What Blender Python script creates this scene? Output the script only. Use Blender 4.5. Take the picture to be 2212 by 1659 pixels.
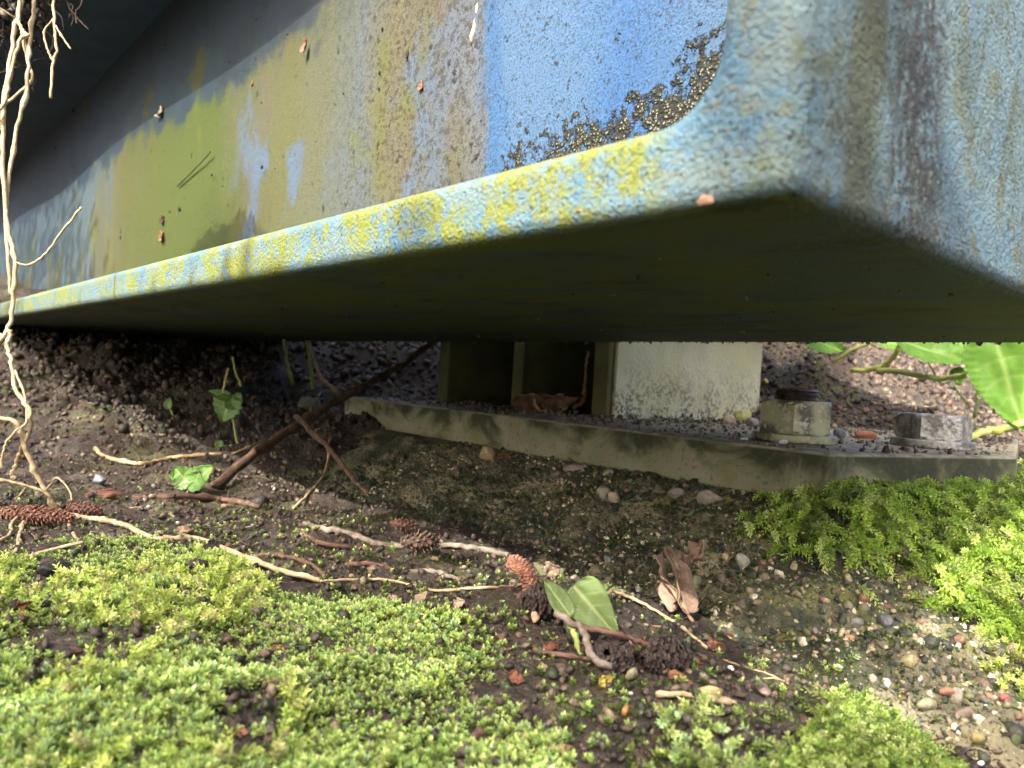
import bpy, math, random
import numpy as np
from mathutils import Vector, Matrix

for o in list(bpy.data.objects):
    bpy.data.objects.remove(o)
S = bpy.context.scene
COL = S.collection
rnd = random.Random(7)
RG = np.random.default_rng(11)

# ------------------------------------------------------------------ camera
CAMZ = 0.07                      # lens height above the moss, metres (a phone held at ground level)
FPX = 1590.0                     # focal length in pixels of a 2212 px wide picture
PITCH = math.radians(-0.34)
ROLL = math.atan(0.06)
_f = Vector((0, math.cos(PITCH), math.sin(PITCH)))
_r0 = Vector((1, 0, 0)); _u0 = _r0.cross(_f)
_r = _r0*math.cos(ROLL) + _u0*math.sin(ROLL)
_u = -_r0*math.sin(ROLL) + _u0*math.cos(ROLL)
CAM = Vector((0, 0, CAMZ))
cd = bpy.data.cameras.new('camera'); cam = bpy.data.objects.new('camera', cd); COL.objects.link(cam)
cam.matrix_world = Matrix(((_r.x, _u.x, -_f.x, CAM.x), (_r.y, _u.y, -_f.y, CAM.y), (_r.z, _u.z, -_f.z, CAM.z), (0, 0, 0, 1)))
cd.sensor_width = 36; cd.lens = 36*FPX/2212
cd.clip_start = 0.005; cd.clip_end = 2000
cd.dof.use_dof = True; cd.dof.focus_distance = 0.25; cd.dof.aperture_fstop = 26
S.camera = cam

# beam axes: U recedes to the left along the beam, V recedes to the right across it
YAW = math.radians(41.7)
U = Vector((-math.sin(YAW), math.cos(YAW), 0)); V = Vector((math.cos(YAW), math.sin(YAW), 0))

# ------------------------------------------------------------------ light
SUN_EL = math.radians(40)
sun_from = Vector((-V.x, -V.y, 0)); 
SUN_AZ_OFF = math.radians(-22)
sun_from.rotate(Matrix.Rotation(-SUN_AZ_OFF, 3, 'Z'))
sdir = Vector((sun_from.x*math.cos(SUN_EL), sun_from.y*math.cos(SUN_EL), math.sin(SUN_EL)))
sl = bpy.data.lights.new('sun', 'SUN'); sl.energy = 2.0; sl.angle = math.radians(0.5); sl.color = (1, 0.95, 0.87)
so = bpy.data.objects.new('sun', sl); COL.objects.link(so)
so.rotation_euler = sdir.to_track_quat('Z', 'Y').to_euler(); so.location = (-1, -1, 2)
W = bpy.data.worlds.new('World'); S.world = W; W.use_nodes = True
wn = W.node_tree; bg = wn.nodes['Background']
sky = wn.nodes.new('ShaderNodeTexSky'); sky.sky_type = 'NISHITA'; sky.sun_disc = False
sky.sun_elevation = SUN_EL; sky.sun_rotation = math.atan2(sdir.x, sdir.y)
sky.dust_density = 9.0; sky.air_density = .35; sky.ozone_density = .3
wn.links.new(sky.outputs[0], bg.inputs[0]); bg.inputs[1].default_value = 0.15
S.render.engine = 'CYCLES'
S.view_settings.view_transform = 'Standard'; S.view_settings.look = 'None'
S.view_settings.gamma = 1; S.view_settings.exposure = 2.85
S.view_settings.use_curve_mapping = False

# ------------------------------------------------------------------ pixel helpers (2212 px wide picture)
def ray(px, py):
    return _f + _r*((px-1106)/FPX) - _u*((py-829.5)/FPX)
def at(px, py, D):
    return CAM + ray(px, py)*D
def onz(px, py, z):
    d = ray(px, py); return CAM + d*((z-CAM.z)/d.z)
def WUV(u, v, z):
    return CAM + U*u + V*v + Vector((0, 0, z))

# ------------------------------------------------------------------ noise
def _h(i, j, s):
    n = np.sin(i*127.1 + j*311.7 + s*74.7)*43758.5453
    return n - np.floor(n)
def vn(x, y, s=0):
    x = np.asarray(x, float); y = np.asarray(y, float)
    i = np.floor(x); j = np.floor(y); a = x-i; b = y-j
    a = a*a*(3-2*a); b = b*b*(3-2*b)
    return ((_h(i, j, s)*(1-a)+_h(i+1, j, s)*a)*(1-b) + (_h(i, j+1, s)*(1-a)+_h(i+1, j+1, s)*a)*b)*2-1
def fbm(x, y, s=0, o=3):
    t = 0; A = 1
    for k in range(o):
        t = t + A*vn(x*2**k+k*17.3, y*2**k-k*9.1, s+k); A *= .5
    return t
def sm(x, a, b):
    t = np.clip((np.asarray(x, float)-a)/(b-a), 0, 1); return t*t*(3-2*t)

# ------------------------------------------------------------------ terrain
PL = [onz(800, 866, CAMZ-.021), onz(1792, 980, CAMZ-.021), onz(2196, 987, CAMZ-.021)]
PL = [WUV(.52, .288, -.021), PL[1], PL[2], WUV(.15, .62, -.021), WUV(.52, .62, -.021)]
PLXY = [(p.x, p.y) for p in PL]
def sdist(x, y, P):
    x = np.asarray(x, float); y = np.asarray(y, float)
    d = np.full(x.shape, 1e9); ins = np.zeros(x.shape, bool)
    for k in range(len(P)):
        x0, y0 = P[k]; x1, y1 = P[(k+1) % len(P)]
        ex, ey = x1-x0, y1-y0
        t = np.clip(((x-x0)*ex+(y-y0)*ey)/(ex*ex+ey*ey), 0, 1)
        d = np.minimum(d, np.hypot(x-x0-t*ex, y-y0-t*ey))
        c = ((y0 > y) != (y1 > y)) & (x < ex*(y-y0)/(ey if ey else 1e-12)+x0)
        ins ^= c
    return np.where(ins, -d, d)
def footing_h(x, y):
    d = sdist(x, y, PLXY)
    t = np.clip((d-.010-.006*fbm(x*16, y*16, 2, 2))/.105, 0, 1)
    h = .0285 - .003*sm(d, 0, .02) - .039*t**1.05
    w = sm(d, .002, .03)
    return h + w*(.0050*fbm(x*26, y*26, 3) + .0030*fbm(x*85, y*85, 5)) + sm(d, -.002, .004)*(.0010*np.abs(vn(x*260, y*260, 8))+.0007*vn(x*520, y*520, 9))
def ground_h(x, y):
    x = np.asarray(x, float); y = np.asarray(y, float)
    z = 0*x
    left = sm(-x, -.12, .1)
    z = z + .15*sm(y, .40, 1.15)*(.75+.25*left) + .05*sm(x, .05, .3)*sm(y, .5, .95) + .30*sm(y, .95, 2.6)
    z = z - .02*sm(x, .05, .16)*(1-sm(y, .2, .34))
    z = z + .080*np.exp(-(((x-.215)/.10)**2+((y-.60)/.09)**2)) + .02*np.exp(-(((x-.34)/.08)**2+((y-.50)/.07)**2))
    far = sm(y, .36, .6)
    near = np.exp(-(np.maximum(np.abs(x)-.8, 0)+np.maximum(np.abs(y-.5)-.8, 0))*.6)
    n = .0035*fbm(x*22, y*22, 21, 3) + .0012*fbm(x*110, y*110, 22, 2)
    n = n + far*(.019*fbm(x*11, y*11, 23, 3) + .007*np.abs(fbm(x*48, y*48, 24, 3)))
    n = n + .0022*np.abs(vn(x*190, y*190, 25)) + .0011*vn(x*370, y*370, 26)
    # keep clear of the steel plate
    d = sdist(x, y, PLXY)
    z = z + n*near
    clear = 1-sm(d, -.03, .012)
    lim = .020 + .045*sm(y, .44, .62)
    z = np.where(clear > 0, z*(1-clear)+np.minimum(z, lim)*clear, z)
    return z
def H(x, y):
    return np.maximum(ground_h(x, y), footing_h(x, y))
PLZ = CAMZ-.021
def HP(x, y):                     # also the top of the steel plate
    h = H(x, y); return np.where(sdist(x, y, PLXY) < 0, np.maximum(h, PLZ), h)
_T = np.linspace(.1, 1.6, 1500)
def hit(px, py, lift=0.0, fn=H):
    d = ray(px, py)
    X = d.x*_T; Y = d.y*_T; Z = CAMZ+d.z*_T
    g = fn(X, Y)
    k = np.argmax(g > Z)
    if k == 0: k = 700 if g[0] <= Z[0] else 1
    t = _T[k]
    return Vector((d.x*t, d.y*t, float(g[k])+lift))
def gz(x, y, fn=H):
    return float(fn(np.array([x]), np.array([y]))[0])
def gn(x, y, fn=H, e=.004):
    a = fn(np.array([x-e, x+e, x, x]), np.array([y, y, y-e, y+e]))
    return Vector((-(a[1]-a[0])/(2*e), -(a[3]-a[2])/(2*e), 1)).normalized()

# ------------------------------------------------------------------ mesh and object helpers
def mk(name, Vs, F, mat, parent=None, smooth=False, col=None):
    Vs = np.asarray(Vs, np.float32)
    me = bpy.data.meshes.new(name)
    if isinstance(F, np.ndarray):
        n, k = F.shape
        me.vertices.add(len(Vs)); me.vertices.foreach_set('co', Vs.ravel())
        me.loops.add(n*k); me.loops.foreach_set('vertex_index', F.astype(np.int32).ravel())
        me.polygons.add(n); me.polygons.foreach_set('loop_start', np.arange(0, n*k, k, dtype=np.int32))
        me.update(calc_edges=True)
    else:
        me.from_pydata([tuple(map(float, v)) for v in Vs], [], F)
    me.validate()
    if smooth: me.polygons.foreach_set('use_smooth', np.ones(len(me.polygons), bool))
    if col is not None:
        c = np.asarray(col, np.float32)
        if c.shape[1] == 3: c = np.hstack([c, np.ones((len(c), 1), np.float32)])
        a = me.color_attributes.new('Col', 'FLOAT_COLOR', 'POINT'); a.data.foreach_set('color', c.ravel())
    if mat: me.materials.append(mat)
    o = bpy.data.objects.new(name, me); COL.objects.link(o)
    if parent: o.parent = parent
    return o
def tag(o, label, cat=None, group=None, kind=None):
    if label: o['label'] = label
    if cat: o['category'] = cat
    if group: o['group'] = group
    if kind: o['kind'] = kind
    return o
def empty(name, loc=(0, 0, 0), rz=0):
    o = bpy.data.objects.new(name, None); COL.objects.link(o); o.empty_display_size = .01
    o.location = loc; o.rotation_euler = (0, 0, rz); return o
def loc_of(pts, o):               # world points into the frame of an unrotated Empty
    L = o.location; return [Vector(p)-L for p in pts]
def grid(nu, nv, f):
    Vs = [f(i/(nu-1), j/(nv-1)) for j in range(nv) for i in range(nu)]
    F = np.array([(j*nu+i, j*nu+i+1, (j+1)*nu+i+1, (j+1)*nu+i) for j in range(nv-1) for i in range(nu-1)])
    return np.array([tuple(v) for v in Vs]), F
def bevel(o, w, seg=3, angle=30):
    m = o.modifiers.new('bevel', 'BEVEL'); m.width = w; m.segments = seg; m.limit_method = 'ANGLE'; m.angle_limit = math.radians(angle)
    return o
def smooth_path(P, k=6):
    P = [Vector(p) for p in P]; Q = [P[0]*2-P[1]]+P+[P[-1]*2-P[-2]]; out = []
    for i in range(1, len(Q)-2):
        a, b, c, d = Q[i-1], Q[i], Q[i+1], Q[i+2]
        for s in range(k):
            t = s/k
            out.append(.5*((2*b)+(c-a)*t+(2*a-5*b+4*c-d)*t*t+(3*b-a-3*c+d)*t**3))
    out.append(P[-1]); return out
def tube(P, r, n=7, k=5, knob=0, seed=0, flat=1.0, cap=True):
    P = smooth_path(P, k) if k > 1 else [Vector(p) for p in P]
    m = len(P); R = random.Random(seed); Vs = []; F = []
    prev = Vector((.3, .2, .9))
    ks = [i for i in range(m) if R.random() < knob]
    r_mean = r(.5) if callable(r) else r
    if k > 1 and m > 4:
        P = [P[0]]+[p+Vector((R.gauss(0, .28), R.gauss(0, .28), R.gauss(0, .16)))*r_mean for p in P[1:-1]]+[P[-1]]
    for i, p in enumerate(P):
        t = (P[min(i+1, m-1)]-P[max(i-1, 0)])
        if t.length < 1e-9: t = Vector((0, 0, 1))
        t.normalize()
        a = prev - t*prev.dot(t)
        if a.length < 1e-4: a = t.orthogonal()
        a.normalize(); b = t.cross(a); prev = a
        rr = r(i/(m-1)) if callable(r) else r
        rr *= 1+R.uniform(-.1, .1)
        if i in ks: rr *= 1.45
        for j in range(n):
            th = 2*math.pi*j/n
            w = rr*(1+R.uniform(-.08, .08))
            Vs.append(p + a*math.cos(th)*w + b*math.sin(th)*w*flat)
    for i in range(m-1):
        for j in range(n):
            F.append((i*n+j, i*n+(j+1) % n, (i+1)*n+(j+1) % n, (i+1)*n+j))
    if cap:
        F.append(tuple(range(n-1, -1, -1))); F.append(tuple((m-1)*n+j for j in range(n)))
    return [tuple(v) for v in Vs], F
_t = (1+5**.5)/2
ICO_V = np.array([(-1, _t, 0), (1, _t, 0), (-1, -_t, 0), (1, -_t, 0), (0, -1, _t), (0, 1, _t), (0, -1, -_t), (0, 1, -_t), (_t, 0, -1), (_t, 0, 1), (-_t, 0, -1), (-_t, 0, 1)], float)
ICO_V /= np.linalg.norm(ICO_V[0])
ICO_F = np.array([(0, 11, 5), (0, 5, 1), (0, 1, 7), (0, 7, 10), (0, 10, 11), (1, 5, 9), (5, 11, 4), (11, 10, 2), (10, 7, 6), (7, 1, 8), (3, 9, 4), (3, 4, 2), (3, 2, 6), (3, 6, 8), (3, 8, 9), (4, 9, 5), (2, 4, 11), (6, 2, 10), (8, 6, 7), (9, 8, 1)])
def rot_batch(n, rg):
    q = rg.normal(size=(n, 4)); q /= np.linalg.norm(q, axis=1)[:, None]
    w, x, y, z = q.T
    return np.stack([np.stack([1-2*(y*y+z*z), 2*(x*y-z*w), 2*(x*z+y*w)], -1), np.stack([2*(x*y+z*w), 1-2*(x*x+z*z), 2*(y*z-x*w)], -1), np.stack([2*(x*z-y*w), 2*(y*z+x*w), 1-2*(x*x+y*y)], -1)], -2)
def crumbs(pos, size, col, rg, flat=.7):
    n = len(pos)
    base = ICO_V[None]*(1+rg.uniform(-.48, .48, (n, 12, 1)))
    base = base*np.stack([np.ones(n), rg.uniform(.6, 1, n), rg.uniform(.45, .9, n)*flat/.7], -1)[:, None]
    base = np.einsum('nij,nkj->nki', rot_batch(n, rg), base)*size[:, None, None]
    Vs = (base+pos[:, None]).reshape(-1, 3)
    F = (ICO_F[None]+12*np.arange(n)[:, None, None]).reshape(-1, 3)
    return Vs, F, np.repeat(col, 12, axis=0)

# ------------------------------------------------------------------ materials
class NT:
    def __init__(s, name):
        s.m = bpy.data.materials.new(name); s.m.use_nodes = True; s.t = s.m.node_tree
        s.b = s.t.nodes['Principled BSDF']; s.out = s.t.nodes['Material Output']
        s.tc = s.t.nodes.new('ShaderNodeTexCoord')
    def n(s, typ, **k):
        nd = s.t.nodes.new(typ)
        for a, v in k.items(): setattr(nd, a, v)
        return nd
    def L(s, a, b): s.t.links.new(a, b)
    def put(s, sock, v):
        if hasattr(v, 'is_linked') or hasattr(v, 'links'): s.L(v, sock)
        else: sock.default_value = v
    def map(s, sc=(1, 1, 1), co=None):
        m = s.n('ShaderNodeMapping'); s.L(co or s.tc.outputs['Object'], m.inputs[0]); m.inputs['Scale'].default_value = sc; return m.outputs[0]
    def noise(s, scale, detail=3, rough=.55, co=None, dist=0):
        m = s.n('ShaderNodeTexNoise'); s.L(co or s.tc.outputs['Object'], m.inputs['Vector'])
        m.inputs['Scale'].default_value = scale; m.inputs['Detail'].default_value = detail; m.inputs['Roughness'].default_value = rough; m.inputs['Distortion'].default_value = dist
        return m.outputs['Fac']
    def vor(s, scale, co=None, feature='F1', out='Distance', rand=1):
        m = s.n('ShaderNodeTexVoronoi'); m.feature = feature; s.L(co or s.tc.outputs['Object'], m.inputs['Vector']); m.inputs['Scale'].default_value = scale
        m.inputs['Randomness'].default_value = rand
        return m.outputs[out]
    def ss(s, v, a, b):
        m = s.n('ShaderNodeMapRange'); m.interpolation_type = 'SMOOTHSTEP'; s.put(m.inputs[0], v)
        if a < b: m.inputs[1].default_value = a; m.inputs[2].default_value = b; m.inputs[3].default_value = 0; m.inputs[4].default_value = 1
        else: m.inputs[1].default_value = b; m.inputs[2].default_value = a; m.inputs[3].default_value = 1; m.inputs[4].default_value = 0
        return m.outputs[0]
    def math(s, op, a, b=0.0, clamp=False):
        m = s.n('ShaderNodeMath', operation=op); m.use_clamp = clamp; s.put(m.inputs[0], a); s.put(m.inputs[1], b); return m.outputs[0]
    def mix(s, f, a, b, mode='MIX'):
        m = s.n('ShaderNodeMix', data_type='RGBA', blend_type=mode); m.clamp_factor = True
        s.put(m.inputs[0], f)
        s.put(m.inputs[6], a if hasattr(a, 'links') else (*a, 1)); s.put(m.inputs[7], b if hasattr(b, 'links') else (*b, 1)); return m.outputs[2]
    def xyz(s):
        m = s.n('ShaderNodeSeparateXYZ'); s.L(s.tc.outputs['Object'], m.inputs[0]); return m.outputs
    def col(s): 
        m = s.n('ShaderNodeVertexColor'); m.layer_name = 'Col'; return m.outputs[0]
    def bump(s, h, dist, strength=1.0):
        m = s.n('ShaderNodeBump'); m.inputs['Strength'].default_value = strength; m.inputs['Distance'].default_value = dist
        s.put(m.inputs['Height'], h); 
        if s.b.inputs['Normal'].is_linked: s.L(s.b.inputs['Normal'].links[0].from_socket, m.inputs['Normal'])
        s.L(m.outputs[0], s.b.inputs['Normal'])
    def fin(s, color, rough=.8, metal=0, spec=.3, trans=None):
        s.put(s.b.inputs['Base Color'], color if hasattr(color, 'links') else (*color, 1))
        s.put(s.b.inputs['Roughness'], rough); s.b.inputs['Metallic'].default_value = metal; s.b.inputs['Specular IOR Level'].default_value = spec
        if trans:
            t = s.n('ShaderNodeBsdfTranslucent'); s.put(t.inputs[0], color if hasattr(color, 'links') else (*color, 1))
            mx = s.n('ShaderNodeMixShader'); mx.inputs[0].default_value = trans
            s.L(s.b.outputs[0], mx.inputs[1]); s.L(t.outputs[0], mx.inputs[2]); s.L(mx.outputs[0], s.out.inputs[0])
        return s.m
M = {}
def simple(name, c, c2=None, scale=200, rough=.8, spec=.25, trans=None, bump=0, bs=600):
    t = NT(name)
    c = t.mix(t.ss(t.noise(scale, 4), .35, .68), c, c2 or tuple(x*.55 for x in c))
    if bump: t.bump(t.noise(bs, 3), bump)
    M[name] = t.fin(c, rough, 0, spec, trans); return M[name]
def attr(name, rough=.8, spec=.25, trans=None, nsc=900, namt=.35, bump=0):
    t = NT(name); n = t.noise(nsc, 2)
    c = t.mix(t.math('MULTIPLY', t.ss(n, .35, .7), namt), t.col(), (0, 0, 0))
    if bump: t.bump(t.noise(nsc*1.5, 3), bump)
    M[name] = t.fin(c, rough, 0, spec, trans); return M[name]

def paint_frame():
    t = NT('weathered_blue_paint'); x, y, z = t.xyz()
    big = t.noise(55, 4, .6, t.map((1, 1, .8)))
    fine = t.noise(420, 4, .65)
    mid = t.noise(150, 4, .6)
    c = t.mix(t.ss(t.noise(90, 4, .65), .38, .62), (.17, .37, .54), (.30, .44, .46))
    c = t.mix(t.ss(fine, .50, .70), c, (.30, .36, .30))
    # the paint shows yellow-green algae along the front lip, most of it in the middle of the lip
    lip = t.math('MULTIPLY', t.ss(y, .094, .0905), t.ss(x, -.066, -.075))
    algae_n = t.math('ADD', t.math('MULTIPLY', big, .6), t.math('MULTIPLY', mid, .4))
    c = t.mix(t.math('MULTIPLY', lip, t.ss(t.math('ADD', algae_n, t.math('MULTIPLY', t.math('SUBTRACT', fine, .5), .7)), .40, .60)), c, (.37, .42, .07))
    corner = t.math('MULTIPLY', t.ss(y, .094, .0905), t.ss(x, -.075, -.066))
    c = t.mix(t.math('MULTIPLY', corner, t.math('MULTIPLY', t.ss(algae_n, .50, .64), .7)), c, (.38, .42, .10))
    # streaks of dark growth running down the end face
    end = t.ss(x, -.0502, -.0488)
    yw0 = t.math('ADD', y, t.math('MULTIPLY', t.math('SUBTRACT', t.noise(70, 5, .7, t.map((1, 1, .5))), .5), .018))
    st = t.noise(75, 6, .75, t.map((1, 1, .5)), .9)
    st2 = t.noise(110, 5, .75, t.map((1, 1, .55)))
    band1 = t.math('MULTIPLY', t.ss(y, .095, .100), t.ss(y, .135, .118))
    e1 = t.math('MULTIPLY', end, t.math('MULTIPLY', t.ss(t.math('ADD', st, t.math('MULTIPLY', band1, .06)), .50, .66), .75))
    c = t.mix(t.math('MULTIPLY', end, .55), c, (.26, .42, .46))
    ol = t.math('MULTIPLY', t.ss(yw0, .100, .106), t.ss(yw0, .117, .111))
    c = t.mix(t.math('MULTIPLY', t.math('MULTIPLY', end, ol), .75), c, (.17, .19, .08))
    c = t.mix(t.math('MULTIPLY', end, t.ss(t.noise(120, 4, .6), .52, .66)), c, (.26, .33, .24))
    c = t.mix(e1, c, (.15, .17, .07))
    yw = t.math('ADD', y, t.math('MULTIPLY', t.math('SUBTRACT', t.noise(55, 5, .7), .5), .026))
    core = t.math('MULTIPLY', t.ss(yw, .116, .122), t.ss(yw, .142, .134))
    e2 = t.math('MULTIPLY', t.math('MULTIPLY', end, core), t.ss(t.math('ADD', st2, t.math('MULTIPLY', t.math('SUBTRACT', fine, .5), .8)), .36, .54))
    c = t.mix(e2, c, (.075, .085, .075))
    spk = t.math('MULTIPLY', end, t.ss(t.vor(600), .24, .10))
    c = t.mix(t.math('MULTIPLY', spk, t.math('MAXIMUM', t.ss(t.noise(70), .54, .64), t.math('MULTIPLY', core, .8))), c, (.62, .60, .52))  # pale specks painted in as glints on the end face
    # green film on the underside
    under = t.ss(z, .0275, .0262)
    ug = t.noise(24, 5, .62, t.map((.7, 1.2, 1)), .8)
    uc = t.mix(t.ss(ug, .40, .60), (.15, .24, .21), (.24, .29, .06))
    uc = t.mix(t.math('MULTIPLY', t.ss(t.noise(48, 5, .7, t.map((.6, 1.4, 1))), .52, .68), .7), uc, (.06, .075, .05))
    c = t.mix(under, c, uc)
    c = t.mix(t.math('MULTIPLY', t.ss(z, .290, .310), .85), c, t.mix(t.ss(t.noise(28, 4), .4, .65), (.06, .12, .18), (.035, .065, .10)))  # frame darkened towards its top, shade under the top flange put into the colour
    pore = t.math('MAXIMUM', t.ss(t.noise(1150, 3, .65), .57, .66), t.math('MULTIPLY', end, t.ss(t.noise(620, 4, .7), .53, .64)))
    pore = t.math('MULTIPLY', pore, t.ss(t.noise(65, 3), .34, .58))
    c = t.mix(t.math('MULTIPLY', pore, .85), c, (.05, .055, .03))
    t.bump(t.noise(1500, 3, .6), .00075, .85); t.bump(t.vor(1100), .0003, .6); t.bump(t.math('MULTIPLY', t.noise(620, 4, .65), t.math('ADD', .35, end)), .0010, .8); t.bump(t.noise(120, 2), .0005, .4)
    M['frame'] = t.fin(t.mix(1.0, c, (.30, .30, .30), 'MULTIPLY'), .66, 0, .25)
def paint_web():
    t = NT('stained_blue_web'); x, y, z = t.xyz()
    u = t.math('MULTIPLY', x, -1.0)
    wob = t.noise(14, 4, .6, t.map((1, 1, .4)))
    uu = t.math('ADD', u, t.math('MULTIPLY', t.math('SUBTRACT', wob, .5), t.math('ADD', .05, t.math('MULTIPLY', u, .28))))
    ramp = t.n('ShaderNodeValToRGB'); t.L(t.math('DIVIDE', uu, 1.4), ramp.inputs[0])
    st = [(.10, (.30, .50, .70)), (.14, (.20, .42, .74)), (.185, (.10, .33, .78)), (.205, (.20, .43, .76)), (.225, (.20, .42, .74)), (.236, (.11, .34, .74)), (.246, (.11, .34, .74)), (.256, (.30, .36, .42)),
          (.285, (.29, .27, .20)), (.33, (.33, .32, .16)), (.37, (.26, .33, .36)), (.42, (.28, .31, .18)), (.47, (.27, .29, .10)), (.53, (.27, .265, .15)), (.60, (.17, .24, .035)), (.75, (.18, .23, .035)), (.92, (.25, .25, .10)), (1.0, (.20, .30, .34)), (1.3, (.14, .24, .30))]
    cr = ramp.color_ramp
    while len(cr.elements) < len(st): cr.elements.new(.5)
    for e, (p, c) in zip(cr.elements, st): e.position = p/1.4; e.color = (*c, 1)
    c = ramp.outputs[0]
    far = t.ss(u, .24, .32)
    pat = t.noise(22, 5, .62, t.map((1, 1, .55)))
    c = t.mix(t.math('MULTIPLY', far, t.math('MULTIPLY', t.ss(pat, .54, .68), .75)), c, (.29, .33, .055))
    c = t.mix(t.math('MULTIPLY', t.math('MULTIPLY', far, t.ss(u, .62, .5)), t.ss(t.noise(17, 4, .6, t.map((1, 1, .7))), .56, .68)), c, (.24, .36, .52))
    hi = t.math('MULTIPLY', t.ss(t.math('ADD', z, t.math('MULTIPLY', t.math('SUBTRACT', t.noise(24, 4, .6), .5), .12)), .205, .228), t.ss(u, .36, .46))  # blue darkened above the top flange's shadow edge: shade put into the colour
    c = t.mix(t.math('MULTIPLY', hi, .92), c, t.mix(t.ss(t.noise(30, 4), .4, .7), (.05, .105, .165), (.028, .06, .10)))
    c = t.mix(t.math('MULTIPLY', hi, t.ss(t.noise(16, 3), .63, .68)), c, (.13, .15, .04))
    # grain of dirt
    g = t.noise(1000, 3, .65); g2 = t.noise(260, 4, .65)
    near = t.ss(u, .75, .25)
    c = t.mix(t.math('MULTIPLY', near, t.math('MULTIPLY', t.ss(g, .50, .62), .6)), c, (.09, .08, .05))
    c = t.mix(t.math('MULTIPLY', near, t.math('MULTIPLY', t.ss(g, .42, .32), .28)), c, (.55, .58, .55))
    # black crust creeping up from the lower edge and the end
    edge = t.math('ADD', t.math('MULTIPLY', t.ss(z, .120, .088), .52), t.math('MULTIPLY', t.math('MULTIPLY', t.ss(u, .172, .135), t.ss(z, .138, .105)), .42))
    edge = t.math('MULTIPLY', edge, t.ss(u, .30, .20))
    cl = t.noise(75, 4, .65, t.map((1, 1, .6)))
    crust = t.ss(t.math('ADD', edge, t.math('ADD', t.math('MULTIPLY', t.math('SUBTRACT', cl, .5), 1.3), t.math('MULTIPLY', t.math('SUBTRACT', g2, .5), 1.5))), .34, .52)
    v = t.vor(850)
    cc = t.mix(t.ss(v, .50, .16), (.07, .072, .045), t.mix(t.ss(g, .42, .58), (.42, .40, .20), (.95, .95, .78)))
    c = t.mix(crust, c, cc)
    br = t.math('MULTIPLY', t.math('MULTIPLY', t.ss(u, .245, .26), t.ss(u, .40, .30)), t.math('MULTIPLY', t.ss(v, .40, .15), .5))
    c = t.mix(t.math('MULTIPLY', t.math('MULTIPLY', t.ss(u, .245, .265), t.ss(u, .46, .32)), t.math('MULTIPLY', t.ss(g2, .50, .60), .7)), c, (.10, .085, .055))
    c = t.mix(t.math('MULTIPLY', br, t.ss(z, .16, .05)), c, (.36, .31, .20))
    dr = t.noise(30, 2, .5, t.map((1, 1, .03)))
    c = t.mix(t.math('MULTIPLY', t.math('MULTIPLY', t.ss(u, .85, .95), t.ss(dr, .52, .6)), t.ss(z, .14, .1)), c, (.26, .27, .09))
    spot = t.math('MAXIMUM', t.ss(t.noise(170, 2, .5), .69, .73), t.math('MULTIPLY', t.ss(t.noise(380, 3, .6), .62, .68), near))
    c = t.mix(t.math('MULTIPLY', spot, .8), c, (.035, .03, .02))
    t.bump(g, .0007, .7); t.bump(t.math('MULTIPLY', crust, t.math('ADD', t.math('MULTIPLY', t.math('SUBTRACT', 1.0, v), .5), g2)), .0016, 1.0); t.bump(g2, .0008, .5)
    M['web'] = t.fin(t.mix(1.0, c, (.165, .165, .165), 'MULTIPLY'), .72, 0, .2)
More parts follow.
